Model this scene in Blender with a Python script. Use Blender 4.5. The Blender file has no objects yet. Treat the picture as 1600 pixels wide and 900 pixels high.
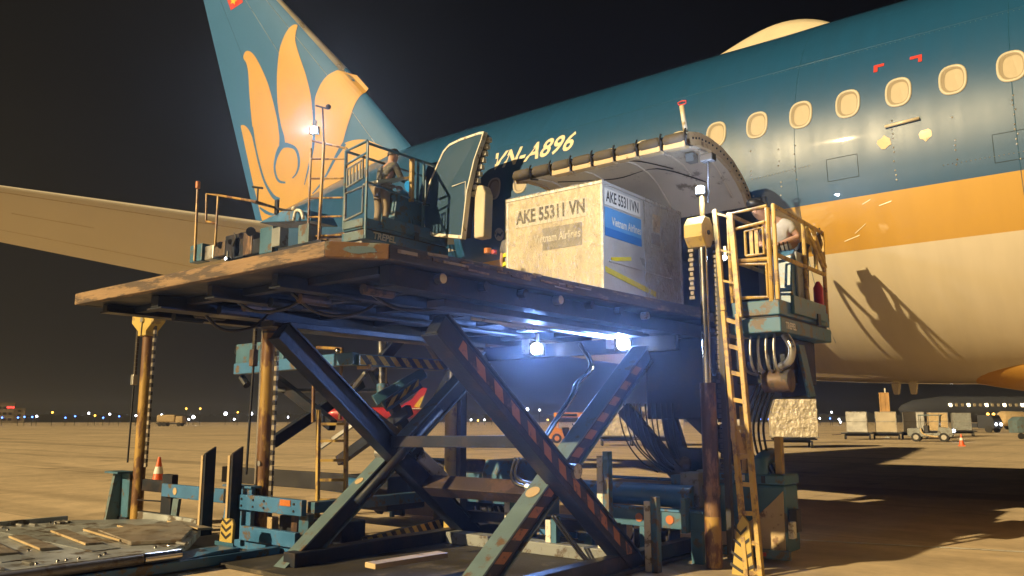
import bpy, bmesh, math, random
from mathutils import Vector, Matrix
from mathutils.geometry import delaunay_2d_cdt
random.seed(7)
S = bpy.context.scene
COL = S.collection
R = math.radians

# ------------------------------------------------------------------ camera
CAMH, FPX, PITCH, YAW = 1.6, 1280.0, 9.099, 38.495
cam_d = bpy.data.cameras.new('camera')
cam = bpy.data.objects.new('camera', cam_d); COL.objects.link(cam)
cam.location = (0, 0, CAMH)
cam.rotation_euler = (R(90 + PITCH), 0, R(YAW))
cam_d.sensor_width = 36.0
cam_d.lens = 36.0 * FPX / 1600.0
cam_d.clip_start = 0.1; cam_d.clip_end = 4000
S.camera = cam

# ------------------------------------------------------------------ world: night sky with warm town glow low on the left
SUN_DIR = Vector((-0.285, -0.87, 0.405)).normalized()
W = bpy.data.worlds.new('World'); S.world = W; W.use_nodes = True
nt = W.node_tree; nt.nodes.clear()
wo = nt.nodes.new('ShaderNodeOutputWorld'); bg = nt.nodes.new('ShaderNodeBackground')
tc = nt.nodes.new('ShaderNodeTexCoord')
def wmath(op, a, b=None):
    n = nt.nodes.new('ShaderNodeMath'); n.operation = op
    for i, v in enumerate((a, b)):
        if v is None: continue
        if isinstance(v, (int, float)): n.inputs[i].default_value = v
        else: nt.links.new(v, n.inputs[i])
    return n.outputs[0]
nrm = nt.nodes.new('ShaderNodeVectorMath'); nrm.operation = 'NORMALIZE'
nt.links.new(tc.outputs['Generated'], nrm.inputs[0])
dt = nt.nodes.new('ShaderNodeVectorMath'); dt.operation = 'DOT_PRODUCT'
nt.links.new(nrm.outputs[0], dt.inputs[0])
gl = Vector((-math.cos(R(18)), 0.16, -0.05)).normalized()          # centre of the town glow
dt.inputs[1].default_value = gl
ramp = nt.nodes.new('ShaderNodeValToRGB')
nt.links.new(dt.outputs['Value'], ramp.inputs[0])
cr = ramp.color_ramp; cr.interpolation = 'EASE'
cr.elements[0].position = 0.25; cr.elements[0].color = (0.0042, 0.0050, 0.0085, 1)
cr.elements[1].position = 1.0; cr.elements[1].color = (0.052, 0.042, 0.030, 1)
e = cr.elements.new(0.62); e.color = (0.0072, 0.0080, 0.0110, 1)
e = cr.elements.new(0.86); e.color = (0.022, 0.020, 0.0175, 1)
nt.links.new(ramp.outputs[0], bg.inputs['Color'])
bg.inputs['Strength'].default_value = 0.27
nt.links.new(bg.outputs[0], wo.inputs[0])

# ------------------------------------------------------------------ the apron floodlights (one warm sun lamp)
sl = bpy.data.lights.new('apron_floodlight', 'SUN'); sl.energy = 5.0; sl.angle = R(0.6)
sl.color = (1.0, 0.74, 0.37)
so = bpy.data.objects.new('apron_floodlight', sl); COL.objects.link(so)
so.rotation_euler = (-SUN_DIR).to_track_quat('-Z', 'Y').to_euler()
so.location = SUN_DIR * 80
S.view_settings.view_transform = 'Standard'; S.view_settings.look = 'None'
S.view_settings.exposure = 0.45; S.view_settings.gamma = 1.0
S.render.engine = 'CYCLES'
S.cycles.max_bounces = 6; S.cycles.diffuse_bounces = 3; S.cycles.glossy_bounces = 3; S.cycles.transparent_max_bounces = 6
S.cycles.sample_clamp_indirect = 4.0; S.cycles.caustics_reflective = False; S.cycles.caustics_refractive = False

# ------------------------------------------------------------------ photo pixel -> point on a real plane (planning aid)
_p = R(PITCH); _cp, _sp = math.cos(_p), math.sin(_p)
_cx = Vector((math.cos(R(YAW)), math.sin(R(YAW)), 0)); _cy = Vector((-math.sin(R(YAW)), math.cos(R(YAW)), 0))
def ray(px, py):
    x = (px - 800) / FPX; y = (450 - py) / FPX
    return _cx * x + _cy * (_cp - y * _sp) + Vector((0, 0, _sp + y * _cp))
OC = Vector((0, 0, CAMH))
def PX(px, py, X): r = ray(px, py); return OC + r * (X / r.x)
def PY(px, py, Y): r = ray(px, py); return OC + r * (Y / r.y)
def PZ(px, py, Z): r = ray(px, py); return OC + r * ((Z - CAMH) / r.z)

# ------------------------------------------------------------------ materials
MATS = {}
def mat(name, color, rough=0.6, metal=0.0, wear=None, wear_amt=0.0, wear_scale=6.0, var=0.12, var_scale=2.5,
        bump=0.0, bump_scale=30.0, bump_dist=0.02, coat=0.0, emit=None, emit_s=0.0, spec=0.5, wear_rough=None, stretch=(1, 1, 1), rough_var=0.12):
    m = bpy.data.materials.new(name); m.use_nodes = True
    t = m.node_tree; b = t.nodes['Principled BSDF']; L = t.links.new
    b.inputs['Roughness'].default_value = rough; b.inputs['Metallic'].default_value = metal
    b.inputs['Specular IOR Level'].default_value = spec
    if coat: b.inputs['Coat Weight'].default_value = coat; b.inputs['Coat Roughness'].default_value = 0.12
    tcn = t.nodes.new('ShaderNodeTexCoord'); mp = t.nodes.new('ShaderNodeMapping'); mp.inputs['Scale'].default_value = stretch
    L(tcn.outputs['Object'], mp.inputs[0])
    n1 = t.nodes.new('ShaderNodeTexNoise'); n1.inputs['Scale'].default_value = var_scale; n1.inputs['Detail'].default_value = 6
    L(mp.outputs[0], n1.inputs['Vector'])
    mr = t.nodes.new('ShaderNodeMapRange'); L(n1.outputs[0], mr.inputs[0])
    mr.inputs[1].default_value = 0.25; mr.inputs[2].default_value = 0.75
    mr.inputs[3].default_value = 1 - var; mr.inputs[4].default_value = 1 + var
    mx = t.nodes.new('ShaderNodeMix'); mx.data_type = 'RGBA'; mx.blend_type = 'MULTIPLY'; mx.inputs[0].default_value = 1
    mx.inputs[6].default_value = (*color, 1); L(mr.outputs[0], mx.inputs[7])
    out = mx.outputs[2]
    rr = t.nodes.new('ShaderNodeMapRange'); L(n1.outputs[0], rr.inputs[0]); rr.inputs[1].default_value = 0.3; rr.inputs[2].default_value = 0.7
    rr.inputs[3].default_value = max(0.02, rough - rough_var); rr.inputs[4].default_value = min(1, rough + rough_var); rout = rr.outputs[0]
    if wear:
        n2 = t.nodes.new('ShaderNodeTexNoise'); n2.inputs['Scale'].default_value = wear_scale; n2.inputs['Detail'].default_value = 9; n2.inputs['Roughness'].default_value = 0.68
        L(mp.outputs[0], n2.inputs['Vector'])
        wr = t.nodes.new('ShaderNodeMapRange'); L(n2.outputs[0], wr.inputs[0])
        th = 0.68 - 0.36 * wear_amt
        wr.inputs[1].default_value = th - 0.025; wr.inputs[2].default_value = th + 0.04
        m2 = t.nodes.new('ShaderNodeMix'); m2.data_type = 'RGBA'; L(wr.outputs[0], m2.inputs[0]); L(out, m2.inputs[6]); m2.inputs[7].default_value = (*wear, 1)
        out = m2.outputs[2]
        if wear_rough is not None:
            m3 = t.nodes.new('ShaderNodeMix'); L(wr.outputs[0], m3.inputs[0]); L(rout, m3.inputs[2]); m3.inputs[3].default_value = wear_rough; rout = m3.outputs[0]
    L(out, b.inputs['Base Color']); L(rout, b.inputs['Roughness'])
    if bump:
        n3 = t.nodes.new('ShaderNodeTexNoise'); n3.inputs['Scale'].default_value = bump_scale; n3.inputs['Detail'].default_value = 5
        L(mp.outputs[0], n3.inputs['Vector'])
        bp = t.nodes.new('ShaderNodeBump'); bp.inputs['Strength'].default_value = bump; bp.inputs['Distance'].default_value = bump_dist
        L(n3.outputs[0], bp.inputs['Height']); L(bp.outputs[0], b.inputs['Normal'])
    if emit: b.inputs['Emission Color'].default_value = (*emit, 1); b.inputs['Emission Strength'].default_value = emit_s
    MATS[name] = m
    return m

def stripe_mat(name, c1, c2, period, rough=0.55, dark_wear=True):
    """diagonal hazard print driven by UV (u = metres along the strip, v = across)"""
    m = bpy.data.materials.new(name); m.use_nodes = True
    t = m.node_tree; b = t.nodes['Principled BSDF']; L = t.links.new
    uv = t.nodes.new('ShaderNodeUVMap'); sx = t.nodes.new('ShaderNodeSeparateXYZ'); L(uv.outputs[0], sx.inputs[0])
    a = t.nodes.new('ShaderNodeMath'); a.operation = 'ADD'; L(sx.outputs[0], a.inputs[0]); L(sx.outputs[1], a.inputs[1])
    d = t.nodes.new('ShaderNodeMath'); d.operation = 'DIVIDE'; L(a.outputs[0], d.inputs[0]); d.inputs[1].default_value = period
    f = t.nodes.new('ShaderNodeMath'); f.operation = 'FRACT'; L(d.outputs[0], f.inputs[0])
    g = t.nodes.new('ShaderNodeMath'); g.operation = 'GREATER_THAN'; L(f.outputs[0], g.inputs[0]); g.inputs[1].default_value = 0.5
    mx = t.nodes.new('ShaderNodeMix'); mx.data_type = 'RGBA'; L(g.outputs[0], mx.inputs[0]); mx.inputs[6].default_value = (*c1, 1); mx.inputs[7].default_value = (*c2, 1)
    tcn = t.nodes.new('ShaderNodeTexCoord'); n = t.nodes.new('ShaderNodeTexNoise'); n.inputs['Scale'].default_value = 14; n.inputs['Detail'].default_value = 8; L(tcn.outputs['Object'], n.inputs['Vector'])
    mr = t.nodes.new('ShaderNodeMapRange'); L(n.outputs[0], mr.inputs[0]); mr.inputs[1].default_value = 0.58; mr.inputs[2].default_value = 0.68
    m2 = t.nodes.new('ShaderNodeMix'); m2.data_type = 'RGBA'; L(mr.outputs[0], m2.inputs[0]); L(mx.outputs[2], m2.inputs[6]); m2.inputs[7].default_value = (0.10, 0.07, 0.045, 1)
    L(m2.outputs[2], b.inputs['Base Color']); b.inputs['Roughness'].default_value = rough
    MATS[name] = m; return m

RUST = (0.13, 0.065, 0.03); DIRT = (0.055, 0.045, 0.035)
mat('loader_paint', (0.05, 0.145, 0.235), 0.45, wear=(0.11, 0.085, 0.06), wear_amt=0.32, wear_scale=4.5, var=0.25, bump=0.08, coat=0.15)
mat('loader_paint_blue', (0.045, 0.165, 0.36), 0.42, wear=(0.12, 0.09, 0.06), wear_amt=0.30, wear_scale=5, var=0.25, bump=0.08, coat=0.15)
mat('leg_paint', (0.115, 0.175, 0.205), 0.45, wear=(0.12, 0.08, 0.05), wear_amt=0.30, wear_scale=3.5, var=0.22, bump=0.1)
mat('dark_steel', (0.012, 0.017, 0.028), 0.5, metal=0.0, spec=0.3, wear=(0.030, 0.024, 0.026), wear_amt=0.40, wear_scale=3.2, var=0.35, bump=0.15)
mat('shaded_floor', (0.045, 0.04, 0.03), 0.7, wear=(0.12, 0.10, 0.07), wear_amt=0.25, wear_scale=2.2, var=0.4, bump=0.2)  # shade colour, the lighter wear tone stands for lit patches
mat('brown_steel', (0.050, 0.036, 0.030), 0.5, wear=(0.09, 0.055, 0.035), wear_amt=0.35, wear_scale=4, var=0.3, bump=0.15)
mat('rusty_steel', (0.12, 0.078, 0.048), 0.6, metal=0.2, wear=(0.045, 0.04, 0.038), wear_amt=0.5, wear_scale=5, var=0.35, bump=0.25)
mat('worn_edge', (0.24, 0.155, 0.085), 0.62, wear=(0.085, 0.06, 0.045), wear_amt=0.5, wear_scale=7, var=0.35, bump=0.3, stretch=(0.25, 1, 1.6))
mat('worn_edge_side', (0.17, 0.12, 0.085), 0.55, metal=0.3, wear=(0.05, 0.05, 0.055), wear_amt=0.72, wear_scale=6, var=0.4, bump=0.35, stretch=(1, 0.3, 1.5))
mat('chipped_teal', (0.20, 0.24, 0.215), 0.5, wear=(0.17, 0.09, 0.03), wear_amt=0.72, wear_scale=7, var=0.3, bump=0.3)
mat('yellow_paint', (0.50, 0.34, 0.095), 0.5, wear=(0.24, 0.155, 0.075), wear_amt=0.38, wear_scale=7, var=0.2, bump=0.05)
mat('pulley_yellow', (0.50, 0.37, 0.10), 0.5, wear=(0.3, 0.22, 0.1), wear_amt=0.2, wear_scale=5, var=0.12)
mat('mast_ochre', (0.40, 0.25, 0.065), 0.42, metal=0.1, wear=(0.15, 0.075, 0.035), wear_amt=0.55, wear_scale=4, var=0.35, bump=0.12, stretch=(1, 1, 0.35))
mat('mast_brown', (0.23, 0.135, 0.075), 0.42, metal=0.2, wear=(0.075, 0.05, 0.04), wear_amt=0.6, wear_scale=4, var=0.4, bump=0.12, stretch=(1, 1, 0.3))
mat('chrome', (0.62, 0.60, 0.58), 0.16, metal=1.0, var=0.1)
mat('galvanised', (0.46, 0.46, 0.45), 0.38, metal=0.85, wear=(0.2, 0.17, 0.13), wear_amt=0.25, var=0.2)
mat('chain', (0.10, 0.09, 0.08), 0.4, metal=0.8, var=0.3)
mat('chain_light', (0.42, 0.37, 0.30), 0.4, metal=0.6, var=0.2)
mat('rubber', (0.018, 0.018, 0.02), 0.42, var=0.2, bump=0.1)
mat('black_plastic', (0.022, 0.022, 0.025), 0.5, var=0.15)
mat('grey_panel', (0.22, 0.24, 0.245), 0.5, wear=(0.1, 0.08, 0.06), wear_amt=0.3, var=0.2)
mat('cream_panel', (0.50, 0.38, 0.22), 0.45, wear=(0.2, 0.12, 0.06), wear_amt=0.25, var=0.15)
mat('white_paint', (0.68, 0.66, 0.60), 0.5, wear=(0.25, 0.2, 0.14), wear_amt=0.3, wear_scale=9, var=0.12)
mat('white_print', (0.72, 0.71, 0.68), 0.5, var=0.05)
mat('black_print', (0.03, 0.03, 0.033), 0.5, var=0.1)
mat('gold_text', (0.72, 0.66, 0.50), 0.35, var=0.05)
mat('red_print', (0.55, 0.04, 0.035), 0.45, var=0.1)
mat('yellow_print', (0.75, 0.50, 0.03), 0.45, var=0.1)
mat('orange_reflector', (0.50, 0.16, 0.04), 0.35, var=0.2)
mat('deck_plate', (0.40, 0.43, 0.44), 0.42, metal=0.25, wear=(0.13, 0.105, 0.08), wear_amt=0.38, wear_scale=3, var=0.35, bump=0.2)
mat('deck_slat', (0.33, 0.29, 0.24), 0.42, metal=0.2, wear=(0.22, 0.17, 0.12), wear_amt=0.4, var=0.3, bump=0.1)
mat('airliner_teal_small', (0.012, 0.075, 0.155), 0.4, coat=0.2, var=0.05, rough_var=0.03)
mat('skin_line', (0.035, 0.06, 0.085), 0.5, var=0.1)
mat('door_teal', (0.008, 0.052, 0.115), 0.5, var=0.05, spec=0.25)
mat('fin_teal_glow', (0.028, 0.125, 0.30), 0.5, var=0.04, rough_var=0.02, spec=0.3)  # lighter than the fuselage teal, lamp glow put into the colour
mat('fin_gold', (0.48, 0.285, 0.065), 0.5, var=0.04, rough_var=0.02)
mat('airliner_gold', (0.52, 0.28, 0.055), 0.42, var=0.05, coat=0.2)
mat('airliner_cream', (0.62, 0.55, 0.41), 0.4, var=0.06, coat=0.2)
mat('bare_metal', (0.55, 0.50, 0.43), 0.35, metal=0.7, var=0.12, stretch=(0.4, 1, 0.4))
mat('stab_paint', (0.66, 0.62, 0.54), 0.45, var=0.05, var_scale=0.8)
mat('cabin_window_frame', (0.50, 0.46, 0.37), 0.45, var=0.05)
mat('window_blind', (0.42, 0.36, 0.26), 0.55, var=0.08, var_scale=6)
mat('window_shadow', (0.24, 0.20, 0.14), 0.6, var=0.08)
mat('dark_glass', (0.012, 0.02, 0.03), 0.12, var=0.1)
mat('liner', (0.62, 0.58, 0.50), 0.5, var=0.14, var_scale=1.6, bump=0.04, wear=(0.25, 0.22, 0.18), wear_amt=0.2, wear_scale=2.5)
mat('seal_fabric', (0.085, 0.075, 0.065), 0.8, var=0.35, bump=0.5, bump_scale=60)
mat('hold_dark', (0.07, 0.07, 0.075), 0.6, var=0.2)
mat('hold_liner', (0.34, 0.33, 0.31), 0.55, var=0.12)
mat('aluminium', (0.60, 0.61, 0.62), 0.38, metal=0.45, var=0.12, var_scale=2, bump=0.25, bump_scale=5, bump_dist=0.05)
mat('warm_tan', (0.52, 0.46, 0.36), 0.42, metal=0.25, var=0.10, var_scale=2)  # tan; the near container's front uses it for warm light on silver
mat('blue_label', (0.03, 0.17, 0.50), 0.4, var=0.08)
mat('pale_blue_label', (0.10, 0.30, 0.62), 0.4, var=0.08)
mat('faded_label', (0.25, 0.24, 0.235), 0.45, var=0.2)
mat('yellow_strap', (0.75, 0.60, 0.03), 0.5, var=0.15)
mat('wrap_silver', (0.50, 0.45, 0.37), 0.26, var=0.45, var_scale=3.0, bump=0.9, bump_scale=4.5, bump_dist=0.16, coat=0.6, spec=0.9)
mat('wood', (0.42, 0.25, 0.10), 0.7, var=0.25)
mat('skin', (0.42, 0.25, 0.17), 0.55, var=0.06)
mat('hair', (0.012, 0.011, 0.011), 0.5, var=0.2)
mat('tube_grey', (0.16, 0.155, 0.16), 0.45, metal=0.3, wear=(0.09, 0.07, 0.05), wear_amt=0.3, var=0.2)
mat('camouflage', (0.19, 0.175, 0.145), 0.85, wear=(0.10, 0.10, 0.085), wear_amt=0.75, wear_scale=14, var=0.3)
mat('khaki_cloth', (0.28, 0.22, 0.155), 0.85, var=0.2, bump=0.2)
mat('pale_shirt', (0.50, 0.49, 0.46), 0.85, var=0.12, bump=0.2)
mat('dark_cloth', (0.035, 0.04, 0.055), 0.85, var=0.2)
mat('grey_vest', (0.14, 0.14, 0.16), 0.8, var=0.2)
mat('reflective_yellow', (0.70, 0.75, 0.05), 0.5, var=0.1)
mat('orange_vehicle', (0.68, 0.27, 0.025), 0.45, var=0.1, coat=0.2)
mat('red_livery', (0.50, 0.02, 0.02), 0.35, var=0.05, coat=0.3)
mat('yellow_livery', (0.72, 0.55, 0.03), 0.4, var=0.05)
mat('cone_orange', (0.75, 0.13, 0.04), 0.5, var=0.1)
mat('tyre', (0.02, 0.02, 0.02), 0.75, var=0.2)
mat('hub', (0.40, 0.38, 0.34), 0.5, var=0.1)
mat('building_wall', (0.52, 0.47, 0.40), 0.7, var=0.15)
mat('dark_mass', (0.02, 0.022, 0.02), 0.9, var=0.3)
mat('led_lens', (0.8, 0.85, 1), 0.4, emit=(0.80, 0.89, 1.0), emit_s=80)
mat('led_lens_far', (0.8, 0.85, 1), 0.4, emit=(0.9, 0.94, 1.0), emit_s=14)
mat('far_lamp_warm', (1, 0.9, 0.7), 0.4, emit=(1.0, 0.80, 0.45), emit_s=12)
mat('far_lamp_blue', (0.2, 0.4, 1), 0.4, emit=(0.08, 0.22, 1.0), emit_s=7)
mat('far_lamp_amber', (1, 0.6, 0.1), 0.4, emit=(1.0, 0.48, 0.06), emit_s=6)
mat('far_lamp_red', (1, 0.1, 0.1), 0.4, emit=(1.0, 0.05, 0.04), emit_s=4)
mat('beacon_amber', (0.60, 0.20, 0.06), 0.35, var=0.1)
mat('control_screen', (0.05, 0.3, 0.45), 0.3, emit=(0.03, 0.25, 0.40), emit_s=0.9)
mat('cabin_light', (1, 0.9, 0.7), 0.4, emit=(1.0, 0.85, 0.6), emit_s=10)
stripe_mat('hazard_yellow', (0.62, 0.42, 0.08), (0.02, 0.02, 0.022), 0.22)
stripe_mat('hazard_orange', (0.36, 0.145, 0.05), (0.02, 0.018, 0.018), 0.30)

def film_material():
    m = bpy.data.materials.new('plastic_film'); m.use_nodes = True; t = m.node_tree; t.nodes.clear(); L = t.links.new
    o = t.nodes.new('ShaderNodeOutputMaterial'); mx = t.nodes.new('ShaderNodeMixShader'); tr = t.nodes.new('ShaderNodeBsdfTransparent')
    g = t.nodes.new('ShaderNodeBsdfPrincipled'); g.inputs['Base Color'].default_value = (0.74, 0.69, 0.60, 1); g.inputs['Roughness'].default_value = 0.16
    tcn = t.nodes.new('ShaderNodeTexCoord'); mp = t.nodes.new('ShaderNodeMapping'); mp.inputs['Rotation'].default_value = (0, R(35), 0); mp.inputs['Scale'].default_value = (1, 1, 0.45)
    L(tcn.outputs['Object'], mp.inputs[0])
    n = t.nodes.new('ShaderNodeTexNoise'); n.inputs['Scale'].default_value = 9; n.inputs['Detail'].default_value = 5; n.inputs['Distortion'].default_value = 2.8; L(mp.outputs[0], n.inputs['Vector'])
    bp = t.nodes.new('ShaderNodeBump'); bp.inputs['Strength'].default_value = 0.9; bp.inputs['Distance'].default_value = 0.13; L(n.outputs[0], bp.inputs['Height']); L(bp.outputs[0], g.inputs['Normal'])
    mr = t.nodes.new('ShaderNodeMapRange'); L(n.outputs[0], mr.inputs[0]); mr.inputs[1].default_value = 0.35; mr.inputs[2].default_value = 0.7; mr.inputs[3].default_value = 0.10; mr.inputs[4].default_value = 0.42
    n2 = t.nodes.new('ShaderNodeTexNoise'); n2.inputs['Scale'].default_value = 5.5; n2.inputs['Detail'].default_value = 5; n2.inputs['Distortion'].default_value = 1.6; L(mp.outputs[0], n2.inputs['Vector'])
    s1 = t.nodes.new('ShaderNodeMath'); s1.operation = 'SUBTRACT'; L(n2.outputs[0], s1.inputs[0]); s1.inputs[1].default_value = 0.5
    s2 = t.nodes.new('ShaderNodeMath'); s2.operation = 'ABSOLUTE'; L(s1.outputs[0], s2.inputs[0])
    s3 = t.nodes.new('ShaderNodeMapRange'); L(s2.outputs[0], s3.inputs[0]); s3.inputs[1].default_value = 0.0; s3.inputs[2].default_value = 0.02; s3.inputs[3].default_value = 0.3; s3.inputs[4].default_value = 0.0
    s4 = t.nodes.new('ShaderNodeMath'); s4.operation = 'ADD'; s4.use_clamp = True; L(s3.outputs[0], s4.inputs[0]); L(mr.outputs[0], s4.inputs[1])
    L(s4.outputs[0], mx.inputs[0]); L(tr.outputs[0], mx.inputs[1]); L(g.outputs[0], mx.inputs[2]); L(mx.outputs[0], o.inputs[0])
    MATS['plastic_film'] = m
film_material()

def fuselage_material():
    m = bpy.data.materials.new('airliner_paint'); m.use_nodes = True; t = m.node_tree; b = t.nodes['Principled BSDF']; L = t.links.new
    tcn = t.nodes.new('ShaderNodeTexCoord'); sp = t.nodes.new('ShaderNodeSeparateXYZ'); L(tcn.outputs['Object'], sp.inputs[0])
    def gt(th):
        n = t.nodes.new('ShaderNodeMath'); n.operation = 'GREATER_THAN'; L(sp.outputs[2], n.inputs[0]); n.inputs[1].default_value = th; return n.outputs[0]
    def mix(f, a, c):
        n = t.nodes.new('ShaderNodeMix'); n.data_type = 'RGBA'; L(f, n.inputs[0])
        for i, v in ((6, a), (7, c)):
            if isinstance(v, tuple): n.inputs[i].default_value = (*v, 1)
            else: L(v, n.inputs[i])
        return n.outputs[2]
    c = mix(gt(3.82), (0.60, 0.53, 0.40), (0.50, 0.29, 0.055))
    c = mix(gt(4.49), c, (0.009, 0.073, 0.185))
    # grime streaks running down from the windows and along the skin
    mp = t.nodes.new('ShaderNodeMapping'); mp.inputs['Scale'].default_value = (2.6, 0.5, 0.35); L(tcn.outputs['Object'], mp.inputs[0])
    n = t.nodes.new('ShaderNodeTexNoise'); n.inputs['Scale'].default_value = 2.2; n.inputs['Detail'].default_value = 7; L(mp.outputs[0], n.inputs['Vector'])
    mr = t.nodes.new('ShaderNodeMapRange'); L(n.outputs[0], mr.inputs[0]); mr.inputs[1].default_value = 0.3; mr.inputs[2].default_value = 0.75; mr.inputs[3].default_value = 1.03; mr.inputs[4].default_value = 0.93
    mm = t.nodes.new('ShaderNodeMix'); mm.data_type = 'RGBA'; mm.blend_type = 'MULTIPLY'; mm.inputs[0].default_value = 1; L(c, mm.inputs[6]); L(mr.outputs[0], mm.inputs[7])
    L(mm.outputs[2], b.inputs['Base Color'])
    r2 = t.nodes.new('ShaderNodeMapRange'); L(n.outputs[0], r2.inputs[0]); r2.inputs[3].default_value = 0.34; r2.inputs[4].default_value = 0.5
    L(r2.outputs[0], b.inputs['Roughness'])
    b.inputs['Coat Weight'].default_value = 0.8; b.inputs['Coat Roughness'].default_value = 0.025
    # faint oil-canning of the skin
    mp2 = t.nodes.new('ShaderNodeMapping'); mp2.inputs['Scale'].default_value = (1.3, 1.0, 0.8); L(tcn.outputs['Object'], mp2.inputs[0])
    n2 = t.nodes.new('ShaderNodeTexNoise'); n2.inputs['Scale'].default_value = 1.1; n2.inputs['Detail'].default_value = 1; L(mp2.outputs[0], n2.inputs['Vector'])
    bp = t.nodes.new('ShaderNodeBump'); bp.inputs['Strength'].default_value = 0.10; bp.inputs['Distance'].default_value = 0.05; L(n2.outputs[0], bp.inputs['Height']); L(bp.outputs[0], b.inputs['Normal'])
    L(bp.outputs[0], b.inputs['Coat Normal'])
    MATS['airliner_paint'] = m
fuselage_material()

def concrete_material():
    m = bpy.data.materials.new('apron_concrete'); m.use_nodes = True; t = m.node_tree; b = t.nodes['Principled BSDF']; L = t.links.new
    tcn = t.nodes.new('ShaderNodeTexCoord')
    def noise(scale, det, st=(1, 1, 1), rot=0, dist=0.0):
        mp = t.nodes.new('ShaderNodeMapping'); mp.inputs['Scale'].default_value = st; mp.inputs['Rotation'].default_value = (0, 0, rot); L(tcn.outputs['Object'], mp.inputs[0])
        n = t.nodes.new('ShaderNodeTexNoise'); n.inputs['Scale'].default_value = scale; n.inputs['Detail'].default_value = det; n.inputs['Distortion'].default_value = dist; L(mp.outputs[0], n.inputs['Vector']); return n.outputs[0]
    def mr(src, a, c, lo, hi):
        n = t.nodes.new('ShaderNodeMapRange'); L(src, n.inputs[0]); n.inputs[1].default_value = a; n.inputs[2].default_value = c; n.inputs[3].default_value = lo; n.inputs[4].default_value = hi; return n.outputs[0]
    def mul(a, c):
        n = t.nodes.new('ShaderNodeMath'); n.operation = 'MULTIPLY'; L(a, n.inputs[0]); L(c, n.inputs[1]); return n.outputs[0]
    v = mul(mr(noise(0.10, 6), 0.3, 0.7, 0.82, 1.12), mr(noise(1.6, 8), 0.3, 0.7, 0.86, 1.1))
    v = mul(v, mr(noise(9, 4), 0.3, 0.7, 0.92, 1.06))
    v = mul(v, mr(noise(0.35, 3, (0.06, 1.4, 1), R(8), 0.6), 0.54, 0.66, 1.0, 0.66))          # tyre tracks
    v = mul(v, mr(noise(0.22, 3, (1.2, 0.05, 1), R(24), 0.5), 0.56, 0.68, 1.0, 0.72))
    v = mul(v, mr(noise(0.6, 5), 0.62, 0.72, 1.0, 0.60))                                     # oil stains
    # slab joints
    br = t.nodes.new('ShaderNodeTexBrick'); br.offset = 0; br.inputs['Scale'].default_value = 1.0; br.inputs['Brick Width'].default_value = 6.0; br.inputs['Row Height'].default_value = 6.0
    br.inputs['Mortar Size'].default_value = 0.018; br.inputs['Mortar Smooth'].default_value = 0.3; L(tcn.outputs['Object'], br.inputs['Vector'])
    v = mul(v, mr(br.outputs['Fac'], 0, 1, 1.0, 0.62))
    mx = t.nodes.new('ShaderNodeMix'); mx.data_type = 'RGBA'; mx.blend_type = 'MULTIPLY'; mx.inputs[0].default_value = 1; mx.inputs[6].default_value = (0.63, 0.51, 0.355, 1); L(v, mx.inputs[7])
    L(mx.outputs[2], b.inputs['Base Color']); b.inputs['Roughness'].default_value = 0.75; b.inputs['Specular IOR Level'].default_value = 0.3
    bp = t.nodes.new('ShaderNodeBump'); bp.inputs['Strength'].default_value = 0.25; bp.inputs['Distance'].default_value = 0.01; L(noise(22, 4), bp.inputs['Height']); L(bp.outputs[0], b.inputs['Normal'])
    MATS['apron_concrete'] = m
concrete_material()

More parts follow.
